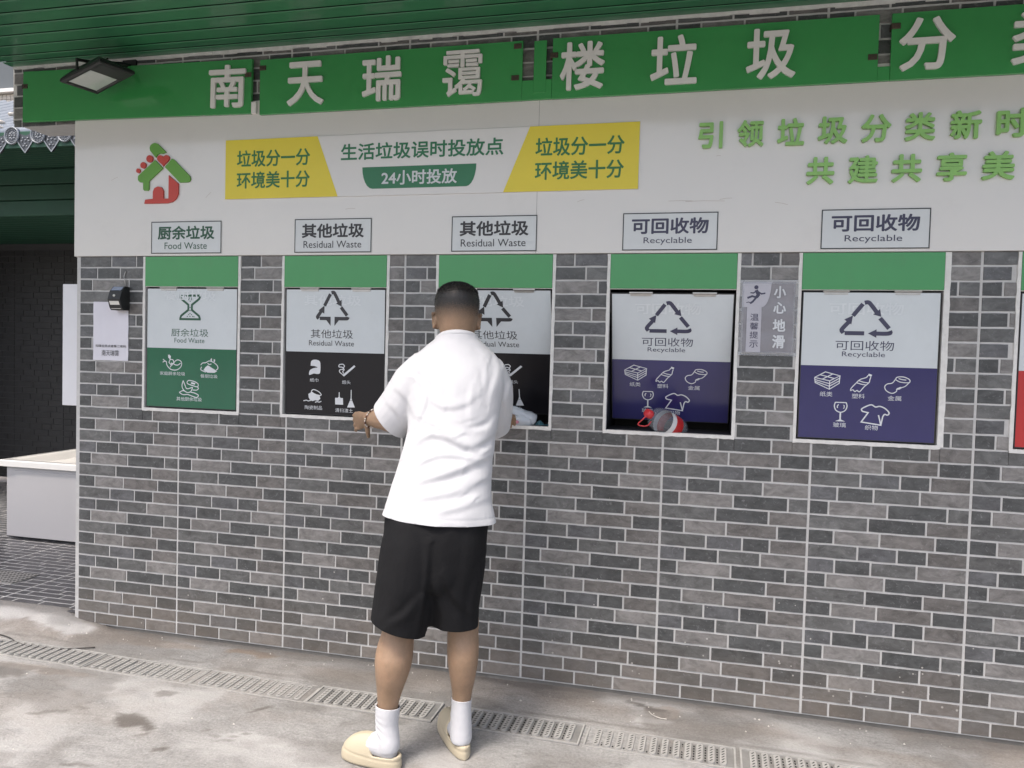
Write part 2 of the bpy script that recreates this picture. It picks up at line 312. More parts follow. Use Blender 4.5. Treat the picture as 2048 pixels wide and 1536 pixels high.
    def build(s, name, mat, parent=None, smooth=False, world=True, recalc=False):
        off = Vector((0, 0, 0))
        if parent is not None and world:
            off = parent.location.copy()
            if parent.parent is not None: off += parent.parent.location
        if parent is None and s.v:
            a = np.array(s.v); off = Vector(((a[:,0].min()+a[:,0].max())/2, (a[:,1].min()+a[:,1].max())/2, a[:,2].min()))
        me = bpy.data.meshes.new(name); me.from_pydata([(p[0]-off.x, p[1]-off.y, p[2]-off.z) for p in s.v], [], s.f)
        if recalc:
            bm = bmesh.new(); bm.from_mesh(me); bmesh.ops.recalc_face_normals(bm, faces=bm.faces); bm.to_mesh(me); bm.free()
        me.update(); o = link(name, me, mat, parent, smooth)
        if parent is None: o.location = off
        return o
_tc = {}
def glyphs(s, bold, ext):
    k = (s, bold, ext)
    if k not in _tc:
        c = bpy.data.curves.new('txt', 'FONT'); c.body = s; c.offset = bold; c.resolution_u = 4; c.extrude = .05 if ext else 0
        o = bpy.data.objects.new('txt', c); COL.objects.link(o)
        me = bpy.data.meshes.new_from_object(o.evaluated_get(bpy.context.evaluated_depsgraph_get()))
        vs = np.array([v.co[:] for v in me.vertices]); fs = [tuple(q.vertices) for q in me.polygons]
        bpy.data.objects.remove(o); bpy.data.curves.remove(c); bpy.data.meshes.remove(me); _tc[k] = (vs, fs)
    return _tc[k]
def text(s, rect, y, mat, parent, name='lettering', bold=.01, ext=0., world=True, mb=None):
    x0, x1, z0, z1 = rect; vs, fs = glyphs(s, 0., ext > 0); a, b = vs.min(0), vs.max(0)
    rr = bold*(z1-z0) if bold >= .008 else 0; x0 += rr; x1 -= rr; z0 += rr; z1 -= rr
    X = x0+(vs[:,0]-a[0])/(b[0]-a[0])*(x1-x0); Z = z0+(vs[:,1]-a[1])/(b[1]-a[1])*(z1-z0)
    Y = y-(vs[:,2]/.05*.5+.5)*ext if ext else np.full(len(X), y)
    own = mb is None; mb = mb or MB(); mb.add(zip(X.tolist(), Y.tolist(), Z.tolist()), fs)
    for k in range(8 if rr else 0):     # heavier weight: the outline thickened all round
        t = math.pi*k/4; mb.add(zip((X+rr*math.cos(t)).tolist(), (Y-2e-5*(k+1)).tolist(), (Z+rr*math.sin(t)).tolist()), fs)
    return mb.build(name, mat, parent, world=world) if own else None
def fbm(x, y, seed=0, octs=5):
    r = np.random.default_rng(seed); out = 0; amp = 1
    for o in range(octs):
        T = r.random((64, 64)); xi = np.floor(x).astype(int); yi = np.floor(y).astype(int); fx = x-xi; fy = y-yi
        fx = fx*fx*(3-2*fx); fy = fy*fy*(3-2*fy); g = lambda i, j: T[i % 64, j % 64]
        out = out+amp*((g(xi,yi)*(1-fx)+g(xi+1,yi)*fx)*(1-fy)+(g(xi,yi+1)*(1-fx)+g(xi+1,yi+1)*fx)*fy-.5); amp *= .5; x = x*2.03+7; y = y*2.03+3
    return out
def sstep(a, b, x):
    t = np.clip((x-a)/(b-a), 0, 1); return t*t*(3-2*t)

# ------------------------------------------------------------------ ground
def gz(x, y):
    x = np.asarray(x, float); y = np.asarray(y, float)
    return -.022 + .064*sstep(.24, -.12, x+.10*fbm(x*6, y*6, 5, 3))*sstep(-.24, -.0, y+.06*fbm(x*5, y*5, 6, 3))
def build_ground():
    xs = np.unique(np.concatenate([[-60, -30, -15, -8, -4, -2.2], np.arange(-1.3, 4.7, .016), [5, 6, 8, 15, 30, 60]]))
    ys = np.unique(np.concatenate([[-60, -30, -15, -8, -5, -3.2, -2.3], np.arange(-1.75, .30, .016), [.4, 1, 3, 8, 20, 60]]))
    X, Y = np.meshgrid(xs, ys); Z = gz(X, Y)
    near = (Y > -1.8) & (Y < .32) & (X > -1.3) & (X < 4.7)
    Z = Z + np.where(near, .004*fbm(X*3, Y*3, 3)+.0018*fbm(X*26, Y*26, 4, 3), 0)
    Z = np.where(Y > .06, np.where((X < -.025) & (Y < .32), Z-.030*sstep(.04, .26, Y-.25*X*.5+.03*fbm(X*9, Y*9, 8)), -.06), Z)
    vs = np.stack([X.ravel(), Y.ravel(), Z.ravel()], 1); ny, nx = X.shape
    i = (np.arange(ny-1)[:, None]*nx+np.arange(nx-1)[None]).ravel(); fs = np.stack([i, i+1, i+nx+1, i+nx], 1)
    me = bpy.data.meshes.new('ground'); me.from_pydata(vs.tolist(), [], fs.tolist())
    jx = X+.050*fbm(X*15, Y*24, 11, 6); jy = Y+.032*fbm(X*15+9, Y*24, 12, 6)
    def blob(cx, cy, rx, ry, ang=0, soft=.20):
        c, s = math.cos(ang), math.sin(ang); dx, dy = jx-cx, jy-cy
        d = np.hypot((dx*c+dy*s)/rx, (-dx*s+dy*c)/ry); return sstep(1+soft, 1-soft, d)
    red = np.zeros_like(X)
    for b, k in [((.12,-.57,.15,.055),.75), ((.25,-.50,.26,.022),.5), ((.68,-.59,.045,.03),.4), ((.63,-.82,.085,.022,.5),.62), ((.72,-.75,.036,.012),.55), ((1.0,-.79,.085,.045,-.15),.85),
                 ((1.10,-.82,.05,.02,-.4),.8), ((.98,-.55,.055,.02,.3),.55), ((1.24,-.96,.026,.012,.3),.75), ((1.06,-1.12,.05,.014),.6), ((1.44,-.56,.04,.014,.5),.75), ((1.40,-.585,.03,.008,.5),.7),
                 ((1.48,-.77,.026,.009),.6), ((1.35,-.78,.014,.008),.65), ((1.13,-.87,.03,.010,.5),.55), ((1.42,-.80,.03,.006),.5), ((1.46,-.84,.03,.006),.4), ((.35,-.74,.03,.010),.5), ((.2,-.72,.04,.012,.4),.45),
                 ((2.96,-.07,.10,.022,-.3),.8), ((3.02,-.13,.05,.03),.55), ((3.25,-.12,.12,.016),.35), ((2.5,-.02,.20,.020),.6), ((.45,-.03,.22,.06),.35), ((1.3,-.03,.3,.03),.4)]:
        red = np.maximum(red, k*blob(*b))
    red = np.maximum(red, .55*sstep(-.055, -.005, Y+.025*fbm(X*5, Y*5, 21)))           # grime line at the foot of the wall
    red = np.maximum(red, .35*sstep(.52, .66, .5+.8*fbm(X*2.2+4, Y*3, 22)))
    red = np.maximum(red, .55*np.exp(-((Y+.21+.05*X*.5-.02*fbm(X*4,Y*4,23))/.008)**2)*(fbm(X*3,Y*2,24)>-.1))   # joint beside the drain
    gre = np.maximum(.8*blob(-.05, -.06, .20, .08, -.1), .7*blob(-.45, .0, .40, .10)); gre = np.maximum(gre, .55*blob(3.0, -.20, .10, .035, .1))
    gre = np.maximum(gre, .35*sstep(.56, .80, .5+.9*fbm(X*2.6, Y*3.4, 31))); gre = np.maximum(gre, .45*blob(1.55, -.80, .14, .05))
    blu0 = .30*sstep(-.34, -.12, Y+.06*fbm(X*3, Y*6, 41))*sstep(-.15, .25, fbm(X*2, Y*4, 42)+.1)
    blu = np.maximum(.6*blob(1.08, -.06, .13, .035), .5*blob(3.05, -.10, .08, .05)); blu = np.maximum(blu, .35*blob(.5, -.08, .3, .05)); blu = np.maximum(blu, .3*blob(.27, -.50, .3, .03)); blu = np.maximum(blu, blu0); blu = np.maximum(blu, .12*sstep(.1, .4, fbm(X*3+5, Y*5, 43)))
    ca = me.color_attributes.new('stain', 'FLOAT_COLOR', 'POINT')
    ca.data.foreach_set('color', np.stack([red, gre, blu, np.ones_like(red)], -1).astype('f').ravel())
    o = link('ground', me, 'ground', None, True); tag(o, kind='structure')
build_ground()

# ------------------------------------------------------------------ brick tiles (600 x 300 mm tiles, five courses printed on each)
ROWS = [[0,.382,.741,1],[0,.168,.458,.80,1],[0,.323,.57,.754,1],[0,.18,.409,.695,1],[0,.128,.499,.865,1]]
B0=(.124,.125,.122); DK=(.077,.080,.080); LT=(.212,.203,.194); BR=(.152,.143,.135); BL=(.112,.114,.118)
TONE = [[B0,DK,BR],[DK,LT,BR,DK],[B0,BL,DK,BR],[BL,DK,B0,LT],[DK,LT,DK,B0]]
def bricks(me_name, x0, x1, z0, z1, z_ref, holes, seed=1, g=.0074, dark=1.0, dep=.0035):
    r = random.Random(seed); vs = []; fs = []; cols = []
    def rect(a, b, c, d, col):
        if b-a < .012 or d-c < .010: return
        if any(a < h[1]-1e-6 and b > h[0]+1e-6 and c < h[3]-1e-6 and d > h[2]+1e-6 for h in holes):
            for h in holes:
                if a < h[1]-1e-6 and b > h[0]+1e-6 and c < h[3]-1e-6 and d > h[2]+1e-6:
                    if a < h[0]: rect(a, h[0], c, d, col)
                    if b > h[1]: rect(h[1], b, c, d, col)
                    if c < h[2]: rect(max(a,h[0]), min(b,h[1]), c, h[2], col)
                    if d > h[3]: rect(max(a,h[0]), min(b,h[1]), h[3], d, col)
                    return
        k = len(vs); e = .0015; ns = max(1, int((b-a)/.035)); j = lambda: r.uniform(-.0010, .0010)
        T = [(a+(b-a)*i/ns, d+j()) for i in range(ns+1)]; Bm = [(a+(b-a)*i/ns, c+j()) for i in range(ns+1)]
        lp = Bm+T[::-1]; n = len(lp); cx, cz = (a+b)/2, (c+d)/2
        for x, z in lp: vs.append((x-math.copysign(e, x-cx), 0, z-math.copysign(e, z-cz)))
        for x, z in lp: vs.append((x, dep, z))
        fs.append(tuple(range(k, k+n))); cols.append(col)
        for i in range(n): fs.append((k+i, k+i+n, k+(i+1) % n+n, k+(i+1) % n)); cols.append(col)
    t0 = math.floor(x0/.6); t1 = math.ceil(x1/.6); k0 = math.floor((z_ref-z1)/.06)-1; k1 = math.ceil((z_ref-z0)/.06)+1
    for ti in range(t0, t1):
        for k in range(k0, k1):
            rr = k % 5; zt = z_ref-k*.06; tile = (ti*131+(k//5)*17)
            for q in range(len(ROWS[rr])-1):
                a = ti*.6+ROWS[rr][q]*.6; b = ti*.6+ROWS[rr][q+1]*.6
                gl = g*.65 if q == 0 else g*.5; gr = g*.65 if q == len(ROWS[rr])-2 else g*.5
                a = max(a+gl, x0); b = min(b-gr, x1); c = max(zt-.06+g*.5, z0); d = min(zt-g*.5, z1)
                h = random.Random(rr*10+q).random(); v = dark*.86*(1+r.uniform(-.13, .13)); t = TONE[rr][q]
                rect(a, b, c, d, (t[0]*v, t[1]*v, t[2]*v, h*.97+.03*r.random()))
    me = bpy.data.meshes.new(me_name); me.from_pydata(vs, [], fs)
    ca = me.color_attributes.new('tone', 'FLOAT_COLOR', 'CORNER'); buf = []
    for p, c in zip(me.polygons, cols): buf += list(c)*p.loop_total
    ca.data.foreach_set('color', buf); return me

OPEN = [(.398,.933), (1.180,1.714), (1.965,2.500), (2.750,3.284), (3.536,4.070), (4.333,4.868)]
ZO0, ZO1 = 1.148, 1.914
wall = empty('brick_wall', (2.9, .12, -.06), 'long grey brick-tiled wall with six waste hatches let into it', 'wall')
XR = 6.4
mb = MB()
YG = .0032
xs_ = [-.018]+[v for o in OPEN for v in o]+[XR]
mb.box(-.018, XR, YG, .24, -.001, ZO0)
for i in range(0, len(xs_), 2): mb.box(xs_[i], xs_[i+1], YG, .24, ZO0, ZO1)
mb.box(-.024, XR, YG, .24, ZO1, 2.62); mb.box(-.428, XR, YG, .24, 2.62, 2.908)
mb.build('grout_bed', 'grout', wall)
pl = MB(); pl.box(-.02, XR, .014, .235, -.12, -.001); pl.build('plinth', 'plinth', wall)
me = bricks('brick_face', -.0035, XR, .001, 1.918, 1.14, [(a-.010, b+.010, ZO0-.012, 3) for a, b in OPEN], 1)
o = link('brick_face', me, 'brick', wall); o.location = -wall.location
me = bricks('brick_face', -.42, XR, 2.60, 2.900, 2.94, [], 2)
o = link('brick_face', me, 'brick', wall); o.location = -wall.location

# white lining panel over the hatches
mb = MB(); mb.bbox(-.024, XR, -.012, .0, 1.9165, 2.66, .0015)
pn = empty('wall_panel', (3.1, -.006, 1.917), 'long glossy white panel fixed to the wall between hatches and green sign boards', 'panel')
mb.build('panel', 'panel', pn)
for x in (2.418, 4.858):
    mb = MB(); mb.quad(x, x+.0022, 1.918, 2.65, -.0123); mb.build('seam', 'scuff', pn)
mb = MB()
for x, z, l, a in ((2.99,2.135,.10,-.02),(3.06,2.132,.16,-.01),(3.20,2.137,.05,.1),(3.18,2.318,.018,.0),(.75,2.20,.03,.9),(1.5,2.13,.05,.05),(.20,2.30,.04,.4),(3.42,2.12,.05,-.2),(2.6,2.14,.03,.3)):
    mb.strip([(x, z), (x+l*.5, z+l*.5*a+.002), (x+l, z+l*a)], .0016, -.0124)
mb.build('scuff_marks', 'scuffm', pn)


# ------------------------------------------------------------------ canopy with green strip soffit
can = empty('roof_canopy', (1.6, -.5, 2.91), 'green strip-lined canopy overhanging the front of the wall', 'canopy')
mb = MB(); gp = MB()
def slats(y0, y1, x0, x1, z, mb, gp, pitch=.0975, t=.012):
    n = round((y1-y0)/pitch); p = (y1-y0)/n
    for i in range(n):
        a = y0+i*p; b = a+p; prof = [(a+.0035, z+.003), (a+.006, z+.001), (a+.012, z), (b-.012, z), (b-.007, z+.003), (b-.0035, z+.013)]
        vs = [(x0, y, zz) for y, zz in prof]+[(x1, y, zz) for y, zz in prof]; mb.add(vs, [(j, j+1, j+7, j+6) for j in range(5)])
    gp.box(x0, x1, y0, y1, z+.0142, z+.022)
slats(-1.255, -.135, -4.2, XR, 2.912, mb, gp)
slats(-.135, .003, -.428, XR, 2.912, mb, gp, .069)
mb.build('soffit_strip', 'soffit', can); gp.build('soffit_backing', 'soffit_gap', can)
mb = MB(); mb.box(-4.2, XR, -1.29, -1.256, 2.86, 3.12); mb.build('gutter', 'soffit', can)
mb = MB(); mb.box(-4.2, XR, -1.256, -.125, 2.945, 3.10); mb.box(-.43, XR, -.125, 3.2, 2.945, 3.10); mb.build('roof_slab', 'greyw', can)
mb = MB()   # ragged mortar line where the soffit meets the tiles
x = -.425
while x < XR:
    w = random.uniform(.03, .12); h = random.uniform(.004, .012); mb.box(x, x+w*1.0, -.003-random.uniform(0,.002), .004, 2.905-h, 2.915); x += w
mb.build('mortar_line', 'caulk', wall)

# ------------------------------------------------------------------ sign boards with raised letters
def bracket(parent, x, z, y=-.031, w=.017):
    mb = MB(); mb.bbox(x-w, x+w, y-.004, y+.03, z-.011, z+.011, .002); mb.disc(x, z, .006, y-.007, 8, .004); mb.build('bracket', 'rust', parent)
def sign(x0, x1, chars, label, brk, filler=None, strip=None, dz=0, ang=0):
    r = empty('sign_board', ((x0+x1)/2, -.03, 2.585), label, 'sign', 'green sign boards')
    mb = MB(); mb.bbox(x0, x1, -.03, -.014, 2.586, 2.845, .0012)
    if strip: mb.bbox(strip[0], strip[1], -.029, -.014, 2.615, 2.840, .0012)
    mb.build('board', 'board', r)
    if filler:
        for a, b, h, m in filler:
            mb = MB(); mb.bbox(a, b, -.0275, -.013, 2.587, 2.587+h, .001); mb.build('joint_cover', m, r)
    for c, a, b in chars: text(c, (a, b, 2.615, 2.818), -.031, 'letter', r, 'letter', .010 if c == '霭' else .019, .011)
    for b in brk: bracket(r, *b)
    for x in np.arange(x0+.12, x1, .62):
        mb = MB(); mb.box(x, x+.025, -.014, .0, 2.60, 2.84); mb.build('batten', 'rust', r)
    r.location.z += dz; r.rotation_euler.y = ang
    return r
sign(-.335, 1.003, [('南',.777,.977)], 'green sign board at the left end lettered 南, behind the floodlight', [(-.322,2.769),(.985,2.770)], [(1.003,1.028,.055,'letter')], dz=.018, ang=.015)
sign(1.050, 2.341, [('天',1.201,1.389),('瑞',1.585,1.777),('霭',1.976,2.160)], 'green sign board lettered 天瑞霭', [(1.066,2.805),(2.318,2.822),(2.31,2.685)], [(2.341,2.474,.085,'board')], (2.392,2.447))
sign(2.475, 3.785, [('楼',2.511,2.704),('垃',2.897,3.089),('圾',3.284,3.477)], 'green sign board lettered 楼垃圾', [(2.482,2.772),(3.765,2.68)], [(3.785,3.8305,.055,'board')])
sign(3.831, 5.14, [('分',3.858,4.057),('类',4.251,4.450)], 'green sign board at the right end lettered 分类, cut by the picture edge', [(3.845,2.795)])

# ------------------------------------------------------------------ wall signs
def rel(rect, x0, z0, sx=1, sz=1): return (x0+rect[0]*sx, x0+rect[1]*sx, z0+rect[2]*sz, z0+rect[3]*sz)
bn = empty('banner_sign', (1.862, -.016, 2.19), 'white and yellow banner sign announcing the late drop-off point', 'sign')
mb = MB(); mb.bbox(.862, 2.861, -.018, -.0122, 2.188, 2.474, .001); mb.build('board', 'banner', bn)
for pts in ([(.8625,2.1885),(1.462,2.1885),(1.353,2.4735),(.8625,2.4735)], [(2.265,2.1885),(2.8605,2.1885),(2.8605,2.4735),(2.381,2.4735)]):
    mb = MB(); mb.poly(pts, -.0192, .001); mb.build('yellow_field', 'yellow', bn)
a = [(1.585,2.320),(2.138,2.320)]+[(2.138-.046*(1-math.cos(t)), 2.320-.1*math.sin(t)) for t in np.linspace(.25, math.pi/2, 6)]
b = [(1.585+.052*(1-math.cos(t)), 2.320-.1*math.sin(t)) for t in np.linspace(math.pi/2, .25, 6)]
mb = MB(); mb.poly(a+b, -.0192, .001); mb.build('green_field', 'bgreen', bn)
text('生活垃圾误时投放点', (1.475,2.262,2.354,2.432), -.0195, 'bgreen', bn, bold=.022)
text('24小时投放', (1.682,2.048,2.235,2.302), -.0198, 'inkw', bn, bold=.022)
for x0, x1 in ((.926,1.317), (2.408,2.798)):
    text('垃圾分一分', (x0,x1,2.340,2.422), -.0198, 'bink', bn, bold=.022); text('环境美十分', (x0,x1,2.237,2.318), -.0198, 'bink', bn, bold=.022)

em = empty('house_emblem', (.508, -.016, 2.181), 'raised green and red house emblem at the left end of the white panel', 'emblem')
ex = lambda px, py: (.350+(px-1091)*.000743, 2.477-(py-1142)*.000651)
def piece(name, pts, mat):
    mb = MB(); mb.poly([ex(*p) for p in pts], -.020, .0078); return mb.build(name, mat, em)
piece('roof_leaf', [(1205,1200),(1200,1178),(1206,1158),(1222,1145),(1240,1141),(1262,1148),(1328,1215),(1300,1226),(1280,1222),(1262,1230),(1247,1252)], 'lgreen')
piece('roof_leaf', [(1243,1272),(1305,1335),(1197,1430),(1197,1492),(1189,1503),(1161,1503),(1152,1492),(1152,1440),(1125,1437),(1110,1420),(1110,1390)], 'lgreen')
piece('roof_leaf', [(1375,1265),(1388,1272),(1512,1402),(1518,1425),(1510,1443),(1495,1449),(1437,1449),(1320,1328)], 'lgreen')
ht = [(1307+47*1.02*(math.sin(t)**3), 1272-3.0*(13*math.cos(t)-5*math.cos(2*t)-2*math.cos(3*t)-math.cos(4*t))) for t in np.linspace(0, 2*math.pi, 33)[:-1]]
piece('heart', ht, 'lred')
for cx, cy, r_ in ((1200,1260,25),(1150,1308,22),(1111,1348,16)): piece('dot', [(cx+r_*math.cos(t), cy+r_*1.1*math.sin(t)) for t in np.linspace(0, 2*math.pi, 21)[:-1]], 'lred')
fx = lambda px, py: (px*3.938, py*3.938)
piece('doorway', [fx(*p) for p in [(343,353),(362,370),(362,390),(358,399),(350,405),(340,407),(295,407),(297,399),(312,398),(312,384),(315,377),(322,374),(329,376),(333,383),(333,398),(343,398)]], 'lred')

sg = empty('slogan', (3.7, -.02, 2.345), 'upper slogan line of raised light green characters on the white panel', 'slogan', 'raised green slogan lines')
for c, a, b in [('引',3.101,3.206),('领',3.257,3.368),('垃',3.415,3.525),('圾',3.571,3.689),('分',3.733,3.849),('类',3.893,4.008),('新',4.055,4.170),('时',4.215,4.330)]:
    text(c, (a+.003,b-.003,2.348,2.457), -.0125, 'slog', sg, 'letter', .027, .014)
sg = empty('slogan', (3.95, -.02, 2.185), 'lower slogan line of raised light green characters, starting 共建', 'slogan', 'raised green slogan lines')
for c, a, b in [('共',3.533,3.645),('建',3.691,3.807),('共',3.851,3.966),('享',4.013,4.125),('美',4.172,4.290)]:
    text(c, (a+.003,b-.003,2.187,2.296), -.0125, 'slog', sg, 'letter', .027, .014)

for (x0, x1), cn, en, ink, dx, lab in [((.443,.842),'厨余垃圾','Food Waste','inkg',(.078,.08),'framed label plate reading Food Waste'),
        ((1.240,1.636),'其他垃圾','Residual Waste','inkk',(.048,.05),'framed Residual Waste label plate between the Food Waste plate and the man'),
        ((2.028,2.424),'其他垃圾','Residual Waste','inkk',(.045,.05),"framed Residual Waste label plate straight above the man's head"),
        ((2.801,3.197),'可回收物','Recyclable','inkb',(.09,.105),'framed Recyclable label plate over the hatch with the red-capped bottle'),
        ((3.602,4.005),'可回收物','Recyclable','inkb',(.09,.10),'framed Recyclable label plate over the fully closed blue hatch door')]:
    r = empty('label_plate', ((x0+x1)/2, -.014, 1.927), lab, 'label plate', 'label plates above the hatches')
    mb = MB(); mb.bbox(x0, x1, -.0155, -.0122, 1.927, 2.086, .0005); mb.build('plate', 'plate', r)
    mb = MB(); w = .0042
    mb.strip([(x0+w/2,1.927+w/2),(x1-w/2,1.927+w/2),(x1-w/2,2.086-w/2),(x0+w/2,2.086-w/2)], w, -.0162, True); mb.build('border', 'platek', r)
    text(cn, (x0+.038,x1-.038,1.996,2.064), -.0164, ink, r, bold=.030); text(en, (x0+dx[0],x1-dx[1],1.949,1.982), -.0164, ink, r, bold=.003)

# ------------------------------------------------------------------ waste hatches
def U(rect):    # unit box (y down) into a door-local rect (dx0, dx1, dz0, dz1), dz measured downwards
    x0, x1, z0, z1 = rect; return lambda p: (x0+p[0]*(x1-x0), -(z0+p[1]*(z1-z0)))
def curve(pts, n=6):    # Catmull-Rom
    P = [np.array(p, float) for p in pts]; P = [2*P[0]-P[1]]+P+[2*P[-1]-P[-2]]; o = []
    for i in range(1, len(P)-2):
        for t in np.linspace(0, 1, n, endpoint=False):
            a, b, c, d = P[i-1:i+3]; o.append(tuple(.5*(2*b+(c-a)*t+(2*a-5*b+4*c-d)*t*t+(3*b-a-3*c+d)*t**3)))
    o.append(tuple(P[-2])); return o
def icon(rect, lines, polys, mat, door, y, w=.0042, name='icon'):
    mb = MB(); T = U(rect); k = 0
    for L in polys: mb.poly([T(p) for p in L], y-.00006*k); k += 1
    for L in lines:
        mb.strip([T(p) for p in L], w, y-.00006*k); k += 1
    return mb.build(name, mat, door, world=False)
PAPER = ([[(0,.33),(.42,.0),(1,.2),(.6,.5),(0,.33)], [(0,.33),(.03,.62),(.6,.97),(.98,.62),(1,.2)], [(.02,.45),(.6,.66),(.98,.34)], [(.03,.55),(.6,.8),(.98,.48)], [(.6,.5),(.6,.97)], [(.22,.17),(.78,.36)], [(.3,.42),(.72,.1)]], [])
BOTTLE = ([curve([(.78,.08),(.70,.2),(.42,.32),(.22,.55),(.02,.82),(.0,.95),(.1,.9),(.2,1.0),(.3,.93),(.42,1.0),(.62,.72),(.84,.48),(.88,.3),(.92,.16)],4), [(.26,.5),(.5,.58),(.74,.62)], [(.36,.38),(.58,.46),(.83,.5)]], [[(.78,.08),(.82,-.02),(.98,.04),(.93,.15)]])
CAN = ([curve([(.42,.16),(.5,.02),(.75,.0),(.98,.14),(1,.3),(.85,.34),(.6,.3),(.42,.16)],4), curve([(.42,.16),(.3,.38),(.1,.45),(.0,.62),(.08,.86),(.3,1.0),(.48,.88),(.52,.7),(.8,.58),(1,.3)],4), curve([(.55,.1),(.7,.16),(.86,.18)],3)], [[(.45,.78),(.62,.6),(.74,.62),(.6,.76)]])
GLASS = ([curve([(.08,.0),(.0,.2),(.14,.42),(.5,.52),(.86,.42),(1,.2),(.92,.0)],4), [(.08,.01),(.92,.01)], curve([(.34,.12),(.24,.2),(.26,.3)],3)], [[(.44,.5),(.56,.5),(.56,.9),(.44,.9)], [(.1,.99),(.42,.9),(.58,.9),(.9,.99)], [(.7,.12),(.82,.16),(.8,.3),(.68,.34),(.76,.24)]])
SHIRT = ([curve([(.02,.34),(.0,.22),(.2,.06),(.36,.0),(.5,.10),(.66,.06),(.85,.16),(1,.36),(.95,.48),(.84,.44)],4), [(.02,.34),(.24,.4),(.0,.88),(.72,1.0),(.68,.78),(.62,.5)], [(.84,.44),(.78,.56),(.72,1.0)]], [])
TISSUE = ([], [curve([(.12,.4),(.18,.1),(.5,.0),(.9,.08),(1,.35),(.96,.85),(.7,.92),(.4,.9),(.0,1.0),(.06,.7),(.4,.55),(.75,.5),(.5,.42)],3)])
CIG = ([curve([(.3,.9),(.08,.66),(.1,.5),(.3,.44),(.22,.3),(.04,.28),(.06,.12),(.26,.06)],4), curve([(.26,.06),(.36,.2),(.3,.34),(.34,.5),(.26,.62),(.32,.78)],3)], [[(.24,.9),(.92,.12),(1,.22),(.34,1.0)]])
CERAM = ([curve([(.42,.1),(.55,.0),(.8,.14),(.94,.36),(.86,.44),(.6,.34),(.44,.2),(.42,.1)],4), [(.0,.9),(.16,.84),(.26,.9),(.4,.84)], [(.62,.98),(.74,.92),(.84,.96),(.96,.88)]], [[(.26,.36),(.42,.2),(.6,.36),(.86,.46),(.9,.7),(.78,.86),(.62,.82),(.5,.9),(.36,.84),(.28,.62)]])
DUST = ([[(.5,.0),(.5,.44)]], [[(.0,.46),(.36,.46),(.36,.40),(.64,.40),(.64,.46),(.96,.46),(1,1.0),(.02,1.0)]])
BROOM = ([[(.5,.0),(.5,.5)]], [[(.42,.5),(.58,.5),(.64,.6),(.36,.6)], [(.34,.62),(.66,.62),(1,.98),(.0,1.0)]])
FOOD1 = ([curve([(.2,.45),(.24,.7),(.45,.95),(.75,.97),(.98,.75),(1,.45),(.82,.32),(.66,.42),(.6,.6),(.8,.66),(.96,.52)],4), curve([(.36,.0),(.32,.16),(.4,.3),(.34,.5),(.46,.66),(.4,.82)],3), curve([(.0,.5),(.14,.42),(.2,.48)],3), curve([(.02,.3),(.12,.42)],2), curve([(.4,.3),(.56,.34),(.6,.6)],3)], [[(.28,.0),(.44,.08),(.42,.26),(.30,.22)], [(.44,.5),(.58,.56),(.5,.72)]])
FOOD2 = ([curve([(.0,.5),(.1,.36),(.3,.32),(.5,.2),(.76,.3),(.96,.5),(1,.7),(.9,.8)],4), curve([(.06,.62),(.0,.8),(.14,.9),(.3,.97)],3), curve([(.4,.36),(.5,.44),(.62,.4)],3)], [[(.28,.62),(.42,.5),(.7,.7),(.96,.88),(.8,1.0),(.4,1.0),(.16,.84)], [(.58,.22),(.56,.08),(.64,.0),(.66,.16)], [(.74,.24),(.76,.06),(.84,.1),(.82,.26)]])
FOOD3 = ([curve([(.2,.02),(.14,.3),(.2,.54),(.4,.72),(.6,.66),(.7,.4)],4), curve([(.2,.02),(.3,.3),(.4,.5),(.7,.4)],4), curve([(.4,.1),(.5,.0),(.8,.06),(.98,.2),(.94,.36),(.7,.3),(.44,.2),(.4,.1)],4), curve([(.0,.74),(.2,.62),(.4,.72)],3), curve([(.0,.74),(.2,.86),(.44,.84),(.6,.9),(.9,1.0),(1,.86),(.8,.74),(.6,.7)],4), curve([(.7,.56),(.9,.56),(1,.46),(.94,.36)],4)], [[(.62,.1),(.84,.14),(.8,.24),(.6,.18)]])
def tri_head(mb, T, tip, base, w, y):
    t = np.array(T(tip)); b = np.array(T(base)); d = t-b; n = np.array([-d[1], d[0]])/np.hypot(*d)*w
    mb.poly([tuple(t), tuple(b+n), tuple(b-n)], y)
def recycle(rect, mat, door, y, residual):
    mb = MB(); T = U(rect); w = .0165; k = [0]
    def st(pts):
        k[0] += 1; mb.strip([T(p) for p in pts], w, y-.00005*k[0])
    def hd(tip, base):
        k[0] += 1; tri_head(mb, T, tip, base, .017, y-.00005*k[0])
    st([(.245,.43),(.425,.07)]); st(curve([(.455,.035),(.52,.02),(.575,.09),(.70,.34)],3)); hd((.775,.45),(.685,.30))
    st([(.755,.49),(.93,.80)] if not residual else [(.755,.47),(.945,.72)])
    st(curve([(.20,.57),(.11,.72),(.04,.86),(.075,.95)] if not residual else [(.19,.52),(.09,.68),(.03,.77),(.07,.82)],3)); hd((.245,.42),(.15,.62))
    if not residual:
        st(curve([(.945,.87),(.955,.93),(.88,.955),(.70,.955)],3)); hd((.54,.955),(.70,.955)); st([(.10,.955),(.47,.955)])
    else:
        st(curve([(.975,.765),(.96,.80),(.90,.815),(.56,.815)],3)); st([(.10,.815),(.44,.815)])
        for sg_ in (-1, 1): k[0] += 1; mb.poly([T((.5+sg_*.06,.77)), T((.5+sg_*.06,1.04)), T((.5+sg_*.20,.86)), T((.5+sg_*.135,.86)), T((.5+sg_*.135,.77))][::1], y-.00005*k[0])
    return mb.build('pictogram', mat, door, world=False)
